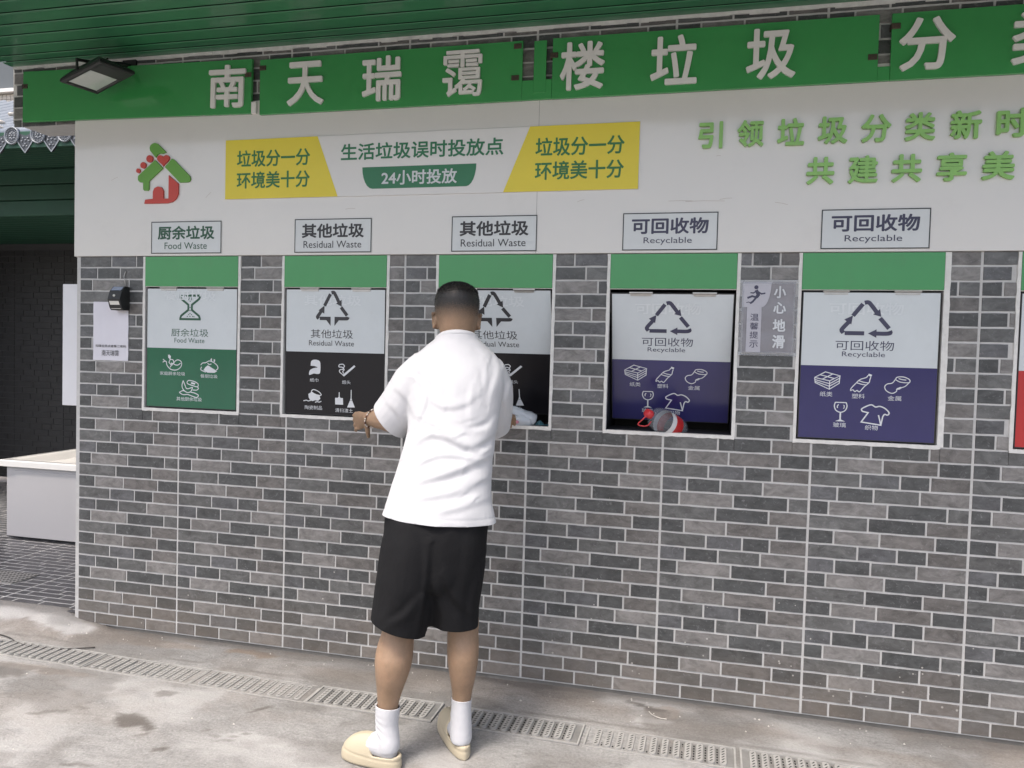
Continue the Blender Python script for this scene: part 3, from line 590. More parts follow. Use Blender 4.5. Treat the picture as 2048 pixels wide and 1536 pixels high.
def hatch(i, kind, tilt, label):
    x0, x1 = OPEN[i]
    r = empty('waste_hatch', (x0, 0, ZO0), label, 'waste hatch', 'waste hatches in the brick wall')
    W_ = x1-x0
    mb = MB(); mb.bbox(x0+.003, x1-.003, -.006, .012, 1.765, 1.9135, .001); mb.build('header_panel', 'header', r)
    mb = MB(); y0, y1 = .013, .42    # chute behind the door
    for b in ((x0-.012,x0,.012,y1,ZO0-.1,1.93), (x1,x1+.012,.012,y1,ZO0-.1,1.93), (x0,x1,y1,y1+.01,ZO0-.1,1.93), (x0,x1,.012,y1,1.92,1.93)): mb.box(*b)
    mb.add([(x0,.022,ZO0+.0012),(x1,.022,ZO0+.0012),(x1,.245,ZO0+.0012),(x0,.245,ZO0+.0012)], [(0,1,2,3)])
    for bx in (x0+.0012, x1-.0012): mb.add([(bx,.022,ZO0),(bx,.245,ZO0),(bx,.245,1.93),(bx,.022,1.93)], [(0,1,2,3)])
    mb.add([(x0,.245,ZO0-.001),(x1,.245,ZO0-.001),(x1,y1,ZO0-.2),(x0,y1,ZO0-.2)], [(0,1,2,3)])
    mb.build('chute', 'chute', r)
    mb = MB(); rr = random.Random(i)     # uneven mortar frame round the opening
    for (ax, az, bx, bz) in ((x0,ZO0-.006,x0,ZO1), (x1,ZO0-.006,x1,ZO1), (x0-.010,ZO0-.006,x1+.010,ZO0-.006)):
        n = 26; wob = [rr.uniform(-.0014,.0018) for _ in range(n+1)]; base = .011 if not (i == 4 and ax == x1 and bx == x1) else .020
        Lp = []; Rp = []
        for k in range(n+1):
            t = k/n; px, pz = ax+(bx-ax)*t, az+(bz-az)*t
            if ax == bx:
                s = -1 if ax == x0 else 1; Lp.append((px-s*.002+s*0, pz)); Rp.append((px+s*(base+wob[k]), pz))
            else: Lp.append((px, pz+.007)); Rp.append((px, pz-.008-wob[k]))
        vs = [(p[0], -.004, p[1]) for p in Lp]+[(p[0], -.0035, p[1]) for p in Rp]+[(p[0], .006, p[1]) for p in Rp]+[(p[0], .03, p[1]) for p in Lp]; m = n+1
        mb.add(vs, [(k, k+1, m+k+1, m+k) for k in range(n)]+[(m+k, m+k+1, 2*m+k+1, 2*m+k) for k in range(n)]+[(3*m+k, 3*m+k+1, k+1, k) for k in range(n)])
    mb.box(x0-.001, x1+.001, -.002, .02, 1.7625, 1.7655)
    mb.build('mortar_frame', 'caulk', r, recalc=True)
    zt = 1.757 if kind != 'blue' or tilt < .1 else 1.745; H = zt-ZO0-.006; dx0, dx1 = .008, W_-.008
    d = MB(); d.bbox(dx0, dx1, .004, .016, -H, 0, .001)
    door = d.build('door', 'doorside', r, world=False); door.location = (0, .0, zt-ZO0); door.rotation_euler = (tilt, 0, 0)
    yf = .0034; sp = .302; e = .004
    mb = MB(); mb.quad(dx0+e, dx1-e, -sp, -e, yf); mb.build('upper_film', 'film', door, world=False)
    mb = MB(); mb.quad(dx0+e, dx1-e, -H+e, -sp, yf); mb.build('lower_film', {'green':'dgreen','black':'dblack','blue':'dblue','red':'dred'}[kind], door, world=False)
    for hx in (.24, .74):
        mb = MB(); mb.tube([(dx0+W_*hx-.05, .001, .002), (dx0+W_*hx+.05, .001, .002)], .0045, 8); mb.box(dx0+W_*hx-.045, dx0+W_*hx+.045, .0, .004, -.012, -.003); mb.build('hinge', 'metal', door, world=False)
    yi = yf-.0006
    tx = lambda s, rc, m, b=.004, y=yi: text(s, (rc[0], rc[1], -rc[3], -rc[2]), y, m, door, 'lettering', b, 0, False)
    if kind == 'green':
        q = lambda a, b, c, e_: ((a-985)*.00087, (b-985)*.00087, (c-585)*.000745, (e_-585)*.000745)
        T = U(q(1210,1357,628,800)); mb = MB(); w = .011; k = 0
        for L in ([(.02,.04),(.98,.04)], [(.02,.96),(.98,.96)], [(.06,.07),(.10,.17),(.42,.40),(.42,.60),(.10,.83),(.06,.93)], [(.94,.07),(.90,.17),(.58,.40),(.58,.60),(.90,.83),(.94,.93)]):
            mb.strip([T(p) for p in L], w, yi-.00006*k); k += 1
        for px, py in ((.44,.2),(.56,.2),(.5,.26),(.46,.14),(.56,.14),(.5,.5),(.5,.62),(.5,.74),(.38,.85),(.5,.85),(.62,.85),(.44,.78),(.57,.78),(.68,.86)): mb.disc(*T((px, py)), .0032, yi-.0004, 6)
        mb.build('pictogram', 'inkg', door, world=False)
        tx('厨余垃圾', q(1160,1405,857,910), 'inkg'); tx('Food Waste', q(1182,1380,920,952), 'inkg', .006); tx('餐厨垃圾', q(1110,1450,600,668), 'ghost', .02)
        icon(q(1105,1230,1035,1140), *FOOD1, 'inkw', door, yi); icon(q(1358,1470,1050,1148), *FOOD2, 'inkw', door, yi); icon(q(1218,1345,1205,1318), *FOOD3, 'inkw', door, yi)
        tx('家庭厨余垃圾', q(1087,1255,1150,1174), 'inkw'); tx('餐厨垃圾', q(1357,1468,1160,1184), 'inkw'); tx('其他厨余垃圾', q(1200,1367,1318,1344), 'inkw')
    elif kind == 'black':
        q = lambda a, b, c, e_: ((a-118)*.000741, (b-118)*.000741, (c-555)*.000678, (e_-555)*.000678)
        recycle(q(350,577,575,805), 'inkk', door, yi, True)
        tx('其他垃圾', q(310,607,840,902), 'inkk'); tx('Residual Waste', q(298,615,918,955), 'inkk', .006); tx('其他垃圾', q(262,660,598,672), 'ghost', .02, yf-.0003)
        icon(q(302,382,1055,1165), *TISSUE, 'inkw', door, yi); icon(q(508,628,1075,1168), *CIG, 'inkw', door, yi); icon(q(263,397,1268,1360), *CERAM, 'inkw', door, yi)
        icon(q(488,545,1280,1367), *DUST, 'inkw', door, yi); icon(q(573,627,1260,1385), *BROOM, 'inkw', door, yi)
        tx('纸巾', q(308,368,1187,1213), 'inkw'); tx('烟头', q(535,595,1195,1221), 'inkw'); tx('陶瓷制品', q(273,397,1382,1411), 'inkw'); tx('清扫渣土', q(490,613,1393,1421), 'inkw')
    elif kind == 'blue':
        q = lambda a, b, c, e_: ((a-1602)*.001862, (b-1602)*.001862, (c-580)*.001974, (e_-580)*.001974)
        recycle(q(1685,1792,600,668), 'inkb', door, yi, False)
        tx('可回收物', q(1678,1796,680,700), 'inkb'); tx('Recyclable', q(1692,1779,703,716), 'inkb', .006); tx('可回收物', q(1662,1812,602,627), 'ghost', .02, yf-.0003)
        icon(q(1638,1690,746,783), *PAPER, 'inkw', door, yi, .0036); icon(q(1713,1756,748,785), *BOTTLE, 'inkw', door, yi, .0036); icon(q(1781,1830,752,786), *CAN, 'inkw', door, yi, .0036)
        icon(q(1681,1707,808,848), *GLASS, 'inkw', door, yi, .004); icon(q(1737,1792,811,852), *SHIRT, 'inkw', door, yi, .005)
        for s, rc in (('纸类',(1650,1676,787,797)),('塑料',(1716,1742,789,799)),('金属',(1788,1815,791,801)),('玻璃',(1680,1706,850,860)),('织物',(1745,1771,853,863))): tx(s, q(*rc), 'inkw')
hatch(0, 'green', .0, 'green Food Waste hatch at the left end of the wall')
hatch(1, 'black', .012, 'closed black and white Residual Waste hatch left of the man')
hatch(2, 'black', R(19), 'black Residual Waste hatch with its door pushed in behind the man')
hatch(3, 'blue', R(18), 'blue Recyclable hatch pushed open by a red-capped bottle')
hatch(4, 'blue', .004, 'fully closed blue Recyclable hatch right of the slippery floor notice')
hatch(5, 'red', .004, 'red hatch cut off by the right edge of the picture')

# ------------------------------------------------------------------ notices and lamps
nt_ = empty('paper_notice', (.196, -.002, 1.383), 'white paper notice with small print under the solar lamp', 'notice', 'paper notices taped to the wall')
def sheet(x0, x1, z0, z1, y, seed, amp=.0025, n=14):
    r = np.random.default_rng(seed); mb = MB(); A = r.random(8)
    vs = [(x0+(x1-x0)*i/n, y-abs(amp*(math.sin(i*.7+A[0]*9)*math.sin(j*.5+A[1]*9)))-.0004, z0+(z1-z0)*j/n) for j in range(n+1) for i in range(n+1)]
    mb.add(vs, [(j*(n+1)+i, j*(n+1)+i+1, (j+1)*(n+1)+i+1, (j+1)*(n+1)+i) for j in range(n) for i in range(n)]); return mb
sheet(.089, .302, 1.383, 1.684, -.0015, 3).build('sheet', 'paper', nt_, True)
text('南天瑞霭', (.144,.246,1.407,1.436), -.0058, 'inkk', nt_, bold=.002); text('扫描全民点查看二维码', (.106,.290,1.451,1.464), -.0058, 'inkk', nt_, bold=.012)
nt2 = empty('paper_notice', (3.41, -.002, 1.50), 'creased silver slippery floor notice between two blue hatches', 'notice', 'paper notices taped to the wall')
sheet(3.304, 3.514, 1.501, 1.796, -.002, 5, .004).build('sheet', 'papers', nt2, True)
mb = MB()
c = [(3.3045,1.7955),(3.3045,1.690)]+[(3.326,1.69),(3.326,1.502),(3.384,1.502),(3.384,1.69)]+[(3.384+.036*math.sin(t), 1.69+.105*(1-math.cos(t))) for t in np.linspace(.1, 1.5, 8)]+[(3.425,1.7955)]
mb.poly(c, -.0076); mb.build('white_field', 'paperl', nt2)
text('小', (3.430,3.478,1.728,1.778), -.0080, 'inkw', nt2, bold=.03); text('心', (3.430,3.480,1.664,1.712), -.0080, 'inkw', nt2, bold=.03)
text('地', (3.430,3.480,1.590,1.642), -.0080, 'inkw', nt2, bold=.03); text('滑', (3.430,3.480,1.521,1.576), -.0080, 'inkw', nt2, bold=.03)
for c, z in (('温',1.634),('馨',1.597),('提',1.560),('示',1.522)): text(c, (3.340,3.374,z,z+.029), -.0080, 'inkb', nt2, bold=.008)
mb = MB(); T = U((3.322,3.398,-1.785,-1.705)); k = 0
for L, w in (([(.5,.30),(.62,.55),(.52,.68)], .013), ([(.52,.68),(.30,.62),(.05,.72)], .008), ([(.52,.68),(.34,.9),(.2,1.0)], .008), ([(.52,.34),(.78,.5),(.98,.46)], .006), ([(.52,.34),(.36,.46),(.2,.44)], .005), ([(0,.96),(.12,.92),(.22,.98)], .003)):
    mb.strip([T(p) for p in L], w, -.0080-.00008*k); k += 1
mb.disc(*T((.5,.16)), .0085, -.0088, 12); mb.build('pictogram', 'inkb', nt2)
for a in ((3.296,3.312,1.49,1.803),(3.508,3.526,1.488,1.80),(3.296,3.522,1.787,1.803),(3.296,3.520,1.489,1.505)):
    sheet(*a, -.0070-.0002*random.random(), random.randint(1,99), .0012, 8).build('tape', 'papertape', nt2)

sl_ = empty('solar_light', (.275, 0, 1.635), 'small black solar wall light hanging over the paper notice', 'wall light')
S0, S1 = .234, .306
prof = [(-.001,1.640),(-.046,1.640),(-.056,1.652),(-.070,1.694),(-.056,1.735),(-.032,1.760),(-.001,1.760)]
mb = MB(); n = len(prof); mb.add([(S0,y,z) for y, z in prof]+[(S1,y,z) for y, z in prof], [tuple(range(n))[::-1], tuple(range(n, 2*n))]+[(i, (i+1)%n, (i+1)%n+n, i+n) for i in range(n)])
mb.build('housing', 'blackp', sl_, recalc=True)
def slab(name, a, b, mat, m=.006, lift=.002):
    (y0,z0),(y1,z1) = a, b; ny, nz = -(z1-z0), (y1-y0); l = math.hypot(ny, nz); ny, nz = ny/l*lift, nz/l*lift
    if ny > 0: ny, nz = -ny, -nz
    P0 = (y0+(y1-y0)*.1+ny, z0+(z1-z0)*.1+nz); P1 = (y0+(y1-y0)*.9+ny, z0+(z1-z0)*.9+nz)
    mb = MB(); mb.add([(S0+m,*P0),(S1-m,*P0),(S1-m,*P1),(S0+m,*P1)], [(0,1,2,3)]); return mb.build(name, mat, sl_)
slab('lens', (-.048,1.642), (-.069,1.690), 'lens', .008); slab('solar_panel', (-.056,1.735), (-.032,1.760), 'solar')
mb = MB(); mb.ball((.268,-.064,1.712), .007, 10); mb.build('sensor_dome', 'lens', sl_, True)
mb = MB(); mb.tube(curve([(.285,-.004,1.764),(.282,-.01,1.80),(.276,-.006,1.815),(.283,-.004,1.84)],5), .0022, 6); mb.build('hook_wire', 'metal', sl_, True)

fl = empty('floodlight', (.28, -.2, 2.70), 'black floodlight hanging over the left sign board, its lens facing down', 'floodlight')
Cn = [Vector(v) for v in ((.110,-.245,2.716),(.403,-.317,2.767),(.459,-.159,2.762),(.171,-.076,2.711))]
nrm = (Cn[1]-Cn[0]).cross(Cn[3]-Cn[0]).normalized(); nrm = nrm if nrm.z < 0 else -nrm      # faces down
def bil(u, v, h=0): return (Cn[0]*(1-u)+Cn[1]*u)*(1-v)+(Cn[3]*(1-u)+Cn[2]*u)*v+nrm*h
mb = MB()
loops = []
for (m, h) in ((.0,-.018),(.0,-.004),(.02,0.0),(.06,.0),(.09,-.008)): loops.append([bil(u, v, h) for u, v in ((m,m*1.4),(1-m,m*1.4),(1-m,1-m*1.4),(m,1-m*1.4))])
for m, h in ((.05,-.03),(.16,-.055)): loops.insert(0, [bil(u, v, h) for u, v in ((m,m),(1-m,m),(1-m,1-m),(m,1-m))])
mb.rings(loops, True); mb.build('housing', 'blackp', fl, recalc=True)
mb = MB(); gl = [bil(u, v, -.004) for u, v in ((.10,.13),(.66,.13),(.66,.87),(.10,.87))]; mb.add(gl, [(0,1,2,3)]); g_ = mb.build('lens', 'glass', fl)
mb = MB(); mb.add([bil(u, v, .001) for u, v in ((.68,.1),(.95,.1),(.95,.9),(.68,.9))], [(0,1,2,3)]); mb.build('driver_cover', 'blackp', fl)
mb = MB()
for v in (.0, 1.0): mb.tube([bil(.45, v, -.02), bil(.45, v, -.07), bil(.45, .5, -.085)], .008, 6)
mb.tube([bil(.45, .5, -.085), (.30, -.06, 2.86), (.30, -.003, 2.872)], .012, 8); mb.box(.262,.338,-.012,.0,2.845,2.90); mb.build('bracket', 'blackp', fl)
mb = MB(); mb.tube(curve([tuple(bil(.3,.5,-.05)), (.20,-.10,2.84), (.185,-.06,2.88), (.19,-.03,2.908)],5), .004, 6); mb.build('power_cable', 'cable', fl, True)

# ------------------------------------------------------------------ bottle in the open blue hatch, plastic in the black one
def axisframe(a, b):
    a, b = Vector(a), Vector(b); t = (b-a).normalized(); u = t.cross(Vector((0,0,1))).normalized(); v = u.cross(t); return a, t, u, v
def lathe(mb, a, b, prof, n=20, wob=0, seed=0, cap=True):
    a, t, u, v = axisframe(a, b); r = random.Random(seed); L = []
    for s, rad in prof: L.append([a+t*s+u*math.cos(2*math.pi*j/n)*rad*(1+wob*r.uniform(-1,1))+v*math.sin(2*math.pi*j/n)*rad*(1+wob*r.uniform(-1,1)) for j in range(n)])
    mb.rings(L, cap)
bt = empty('bottle', (3.02, .0, 1.143), 'clear plastic bottle with red cap, stuck in the open blue hatch', 'bottle')
A, Bp = (2.936, -.052, 1.232), (3.065, .105, 1.150)
mb = MB(); lathe(mb, A, Bp, [(.018,.018),(.03,.022),(.045,.040),(.065,.050),(.09,.053),(.125,.053),(.19,.053),(.215,.050),(.225,.035)], 22, .03, 1); mb.build('body', 'clear', bt, True)
mb = MB(); lathe(mb, A, Bp, [(-.010,.014),(-.008,.018),(.010,.0195),(.018,.0195),(.020,.014)], 18); mb.build('cap', 'redp', bt, True)
mb = MB(); mb.tube(curve([(2.930,-.068,1.222),(2.912,-.070,1.203),(2.896,-.068,1.185),(2.915,-.068,1.178),(2.938,-.064,1.182),(2.950,-.055,1.198)],5), .0028, 7); mb.build('handle', 'redp', bt, True)
mb = MB(); lathe(mb, A, Bp, [(.104,.0540),(.132,.0545)], 24, 0, 1, False); mb.build('white_band', 'lblw', bt, True)
mb = MB(); lathe(mb, A, Bp, [(.132,.0545),(.178,.0542)], 24, 0, 1, False); mb.build('label', 'lblr', bt, True)
a_, t_, u_, v_ = axisframe(A, Bp)
def on_bottle(pts, mat, name):      # little print patch wrapped on the band: pts (s, angle)
    mb = MB(); mb.add([a_+t_*s+(u_*math.cos(g)+v_*math.sin(g))*.0556 for s, g in pts], [tuple(range(len(pts)))]); mb.build(name, mat, bt)
on_bottle([(.109,3.95),(.117,3.75),(.127,3.95),(.122,4.2),(.112,4.2)], 'lblg', 'leaf_mark')
vs, fs = glyphs('山泉', .0, False); lo, hi = vs.min(0), vs.max(0)
P = [(.136+(1-(q[1]-lo[1])/(hi[1]-lo[1]))*.0 + (q[0]-lo[0])/(hi[0]-lo[0])*.036, 3.85+(1-(q[1]-lo[1])/(hi[1]-lo[1]))*.55) for q in vs]
mb = MB(); mb.add([a_+t_*s+(u_*math.cos(g)+v_*math.sin(g))*.0558 for s, g in P], fs); mb.build('lettering', 'lblw', bt)

pb = empty('plastic_container', (2.37, .04, 1.143), 'crumpled milky plastic bottle lying on the sill by the man', 'container')
mb = MB(); lathe(mb, (2.308,.015,1.216), (2.432,.05,1.168), [(.0,.012),(.004,.024),(.03,.030),(.05,.031),(.075,.028),(.10,.031),(.128,.029),(.135,.015)], 16, .11, 4); mb.build('body', 'milky', pb, True)
mb = MB(); lathe(mb, (2.32,.0,1.172), (2.42,.03,1.166), [(.0,.010),(.01,.021),(.05,.026),(.09,.022),(.10,.01)], 16, .15, 6); mb.build('lower_fold', 'milky', pb, True)
mb = MB(); mb.ball((2.352,-.022,1.166), (.016,.007,.009), 8); mb.build('pink_print', 'pink', pb, True)
mb = MB(); r_ = random.Random(3)
n = 10; vs = [(2.425+.07*i/n, .03+.05*j/4+r_.uniform(-.004,.004), 1.150+.018*math.sin(i*.5)*math.sin(j*.8)+r_.uniform(0,.005)) for j in range(5) for i in range(n+1)]
mb.add(vs, [(j*(n+1)+i, j*(n+1)+i+1, (j+1)*(n+1)+i+1, (j+1)*(n+1)+i) for j in range(4) for i in range(n)])
tag(mb.build('plastic_film', 'teal', smooth=True), 'scrap of dark teal plastic film on the sill beside the milky bottle', 'film')

# ------------------------------------------------------------------ drain grates
def grate_meshes(Lx=.565, Wy=.165):
    fr = MB(); fr.box(0, Lx, 0, Wy, -.03, .0); 
    rib = MB(); hol = MB(); n = 12; p = (Lx-.05)/n; r_ = random.Random(5)
    def pill(cx, w, y0, y1, z):
        rr = w/2; return [(cx+rr*math.cos(t), y1-rr+rr*math.sin(t), z) for t in np.linspace(0, math.pi, 7)]+[(cx+rr*math.cos(t), y0+rr+rr*math.sin(t), z) for t in np.linspace(math.pi, 2*math.pi, 7)]
    for i in range(n):
        cx = .025+p*(i+.5); y0, y1 = .016, Wy-.016
        top = pill(cx, .024, y0+.001, y1-.001, .007); bot = pill(cx, .028, y0, y1, -.001); m = len(top)
        rib.add(top+bot, [tuple(range(m))]+[(k, k+m, (k+1) % m+m, (k+1) % m) for k in range(m)])
        for k in range(6):
            y = y0+.018+k*(y1-y0-.036)/5; s = .0045; hol.add([(cx-.007,y-s-.003,.0076),(cx-.002,y-s-.003,.0076),(cx+.007,y+s+.001,.0076),(cx+.002,y+s+.001,.0076)], [(0,1,2,3)])
            if i < n-1:
                X = cx+p/2; hol.add([(X-.003,y-.006,.0008),(X+.003,y-.006,.0008),(X+.003,y+.006,.0008),(X-.003,y+.006,.0008)], [(0,1,2,3)])
    rim = MB()
    for b in ((0,Lx,0,.007,0,.005),(0,Lx,Wy-.007,Wy,0,.005),(0,.007,.007,Wy-.007,0,.005),(Lx-.007,Lx,.007,Wy-.007,0,.005)): rim.box(*b)
    return fr, rib, hol, rim
proto = None
GL = ['leftmost drain grate, cut by the left picture edge', 'drain grate below the left corner of the brick wall', 'drain grate in front of the green Food Waste hatch', "drain grate just left of the man's left leg", "drain grate behind the man's ankles, between his feet", "drain grate just right of the man's right slipper", 'second drain grate to the right of the man', 'rightmost drain grate, half out of the picture at the bottom']
DX = [-.70, -.135, .435, 1.005, 1.575, 2.175, 2.755, 3.335]
for i, x in enumerate(DX):
    y = -.432-.017*(x+.2)/1.0; z = float(gz(x+.28, -.38))+.0005
    if proto is None:
        proto = empty('drain_grate', (x, y, z), GL[i], 'drain grate', 'drain grates along the foot of the wall')
        for nm, mb, mt in zip(('plate','ribs','slots','rim'), grate_meshes(), ('cast','castl','hole','castl')): mb.build(nm, mt, proto, world=False)
        proto.rotation_euler = (0, 0, R(-1.0)); o = proto
    else:
        o = proto.copy(); COL.objects.link(o); o.location = (x, y, z+random.uniform(-.002,.001)); o['label'] = GL[i]; o.rotation_euler = (R(random.uniform(-.4,.4)), R(random.uniform(-.4,.4)), R(-1.0+random.uniform(-.5,.5)))
        for ch in proto.children:
            c = ch.copy(); COL.objects.link(c); c.parent = o
mb = MB(); mb.tube([(x, y, float(gz(x, y))+.006) for x, y in curve([(-.9,-.24),(-.45,-.22),(-.2,-.245),(-.06,-.30),(.06,-.318),(.2,-.29),(.32,-.23)],8)], .0032, 7)
tag(mb.build('cable', 'cable', smooth=True), 'thin dark cable lying loose on the ground at the left corner', 'cable')
mb = MB(); mb.tube([(x, y, -.0175) for x, y in curve([(2.985,-.125),(3.0,-.15),(3.03,-.17),(3.06,-.172)],6)], .0017, 6)
tag(mb.build('straw', 'chip', smooth=True), 'short pale bit of string on the concrete below the open blue hatch', 'string')
mb = MB(); r_ = random.Random(8)
for k in range(110):
    x = r_.uniform(.0, 4.2); y = -abs(r_.gauss(0, .10))-.01 if r_.random() < .7 else r_.uniform(-1.2, -.1); s = r_.uniform(.0015, .006); z = float(gz(x, y))+s*.3
    vs = [(x+s*r_.uniform(.5,1.3)*math.cos(t), y+s*r_.uniform(.5,1.3)*math.sin(t), z-.002) for t in np.linspace(0, 2*math.pi, 6)[:-1]]+[(x, y, z+s*.7)]
    mb.add(vs, [(i, (i+1) % 5, 5) for i in range(5)])
tag(mb.build('grit', 'chip'), kind='stuff')

# ------------------------------------------------------------------ alcove at the left
fo = MB(); fo.box(-4.5, -.0, .06, 3.0, -.1, .0362); o = fo.build('floor', 'grout'); tag(o, kind='structure')
me = bricks('floor_tiles', -4.5, -.03, .02, 2.98, 1.08, [], 9, .009, .72, .0008)
o = link('floor_tiles', me, 'fbrick', None); o.rotation_euler = (-math.pi/2, 0, 0); o.location = (0, 0, .0370); tag(o, kind='structure')
o.rotation_euler = (R(-90), 0, 0)
for v in me.vertices: pass
av = empty('alcove_wall', (-2, 3.0, .09), 'dark brick-tiled back wall of the recess at the far left', 'wall')
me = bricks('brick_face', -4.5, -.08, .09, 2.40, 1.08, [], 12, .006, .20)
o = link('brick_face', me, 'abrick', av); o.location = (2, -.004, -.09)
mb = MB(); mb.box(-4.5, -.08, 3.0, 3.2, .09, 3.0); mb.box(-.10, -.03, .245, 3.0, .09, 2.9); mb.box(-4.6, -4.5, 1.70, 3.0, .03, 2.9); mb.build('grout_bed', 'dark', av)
ac = empty('alcove_ceiling', (-2, 1.4, 2.39), 'shade-darkened green strip ceiling and fascia of the recess', 'ceiling')
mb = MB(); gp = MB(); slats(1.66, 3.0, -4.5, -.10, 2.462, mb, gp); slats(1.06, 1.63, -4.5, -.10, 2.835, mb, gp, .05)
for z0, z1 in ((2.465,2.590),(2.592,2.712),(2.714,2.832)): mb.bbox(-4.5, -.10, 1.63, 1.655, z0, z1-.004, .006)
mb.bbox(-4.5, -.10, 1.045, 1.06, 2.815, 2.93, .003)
mb.box(-4.5, -.10, 1.66, 1.70, 2.48, 3.0); mb.build('strips', 'soffit_shade', ac); gp.build('backing', 'soffit_gap', ac)
rf = empty('tiled_roof', (-2, 1.0, 2.85), 'grey tiled eave with round and pointed drip tiles at upper left', 'roof')
mb = MB(); ex0 = -4.4; n = 20; pitch = .22; YE, ZE = 1.05, 2.905; YB, ZB = 3.4, 4.02
XD = [-1.545+pitch*k for k in range(-12, 5)]
def roofpt(t, h): return (YE+(YB-YE)*t, ZE+(ZB-ZE)*(t**1.12)+h)
for x in XD:
    rings = [[(x+.055*math.cos(a), roofpt(t, .05*math.sin(a)-.0)[0], roofpt(t, .05*math.sin(a))[1]) for a in np.linspace(0, math.pi, 9)] for t in np.linspace(0, 1, 8)]
    vs = [p for r_ in rings for p in r_]; mb.add(vs, [(i*9+j, i*9+j+1, (i+1)*9+j+1, (i+1)*9+j) for i in range(7) for j in range(8)])
    pr = [(x+.055+.11*j/6, -.03*math.sin(math.pi*j/6)) for j in range(7)]
    rings = [[(px, *roofpt(t, h)) for px, h in pr] for t in np.linspace(0, 1, 8)]; vs = [p for r_ in rings for p in r_]
    mb.add(vs, [(i*7+j, i*7+j+1, (i+1)*7+j+1, (i+1)*7+j) for i in range(7) for j in range(6)])
mb.build('roof_surface', 'rooft', rf, True)
mb = MB()
for x in XD:
    for t in (.12, .3, .52): mb.ball((x, *roofpt(t, .055)), (.03,.045,.02), 8)
mb.build('tile_caps', 'cream', rf, True)
for x in XD[6:]:
    mb = MB(); zc = ZE-.005; y0 = YE-.012
    mb.disc(x, zc, .062, y0, 24, .02); mb.build('round_drip_tile', 'disc', rf); mb = MB()
    rings = [[(x+r_*math.cos(a), y, zc+r_*math.sin(a)) for a in np.linspace(0, 2*math.pi, 25)[:-1]] for r_, y in ((.062,y0),(.060,y0-.009),(.054,y0-.009),(.051,y0))]; mb.rings(rings, False)
    for k in range(20): a = 2*math.pi*k/20; mb.ball((x+.043*math.cos(a), y0-.002, zc+.043*math.sin(a)), .0042, 6)
    for k in range(8):
        a = 2*math.pi*k/8; mb.ball((x+.022*math.cos(a), y0-.001, zc+.022*math.sin(a)), (.011 if k % 2 else .007,.004,.007), 8)
    mb.ball((x, y0-.002, zc), .007, 8); mb.build('flower_relief', 'rooft', rf, True)
    xm = x+pitch/2; mb = MB(); sh = [(xm-.068,zc+.02),(xm-.06,zc-.045),(xm-.03,zc-.085),(xm,zc-.118),(xm+.03,zc-.085),(xm+.06,zc-.045),(xm+.068,zc+.02),(xm,zc-.002)]
    mb.poly(sh, y0+.004, .015); mb.build('pointed_drip_tile', 'disc', rf); mb = MB()
    mb.strip(sh[:7], .009, y0-.001)
    for px, pz in ((-.02,-.02),(.02,-.02),(0,-.035),(-.03,-.04),(.03,-.04),(0,-.06),(-.014,-.075),(.014,-.075)): mb.ball((xm+px, y0+.002, zc+pz), .0075, 6)
    mb.build('flower_relief', 'rooft', rf, True)
bd = empty('apartment_building', (-9, 8, 0), 'distant building with small cream wall tiles under a grey storey', 'building')
mb = MB(); mb.box(-14, -4, 7.0, 9, -.1, 9); mb.build('wall', 'greyw', bd)
mb = MB()
for i in range(48):
    for j in range(26): mb.bbox(-9.9+i*.085, -9.9+i*.085+.076, 6.985, 7.0, 3.35+j*.085, 3.35+j*.085+.076, .003)
mb.build('wall_tiles', 'cream', bd); mb = MB(); mb.box(-9.9, -4, 6.99, 7.0-.001, 3.3, 5.56); mb.build('tile_grout', 'tgrout', bd)
mb = MB(); mb.box(-10, -4, 6.9, 7.0-.002, 5.565, 5.62); mb.build('ledge', 'letter', bd)

vc = empty('sink_cabinet', (-1.1, 1.5, .04), 'grey sink cabinet with white basin, half hidden behind the wall corner', 'cabinet')
mb = MB(); mb.bbox(-1.725, -.45, 1.17, 2.85, .055, .560, .004); mb.build('cabinet_box', 'cab', vc)
mb = MB(); mb.bbox(-1.64, -.46, 1.160, 1.172, .058, .540, .003); mb.build('front_panel', 'cab', vc)
mb = MB(); mb.box(-1.68, -.50, 1.23, 1.87, .03, .056); mb.build('toe_kick', 'blackp', vc)
mb = MB(); x0, x1, y0, y1 = -1.755, -.42, 1.135, 2.95
def rl(m, z, r=.03): return [(x0+m, y0+m, z), (x1-m, y0+m, z), (x1-m, y1-m, z), (x0+m, y1-m, z)]
mb.rings([rl(.02,.563), rl(0,.570), rl(0,.608), rl(.004,.616), rl(.045,.616), rl(.06,.608), rl(.10,.56), rl(.2,.535)], True); mb.build('basin', 'ceramic', vc)
mb = MB(); mb.bbox(-.222, -.03, .12, .135, 1.129, 1.786, .002)
tag(mb.build('white_board', 'white'), 'plain white board sticking out behind the left end of the brick wall', 'board')
fd = empty('floor_drain', (-.95, .40, .037), 'small perforated drain cover in the tiled floor at the left edge', 'drain cover')
mb = MB(); mb.box(-1.16, -.75, .30, .50, .030, .042); mb.build('cover', 'castl', fd)
mb = MB()
for i in range(16):
    for j in range(6): mb.add([(-1.14+i*.025, .315+j*.031, .0426),(-1.128+i*.025, .315+j*.031, .0426),(-1.128+i*.025, .333+j*.031, .0426),(-1.14+i*.025, .333+j*.031, .0426)], [(0,1,2,3)])
mb.build('slots', 'hole', fd)

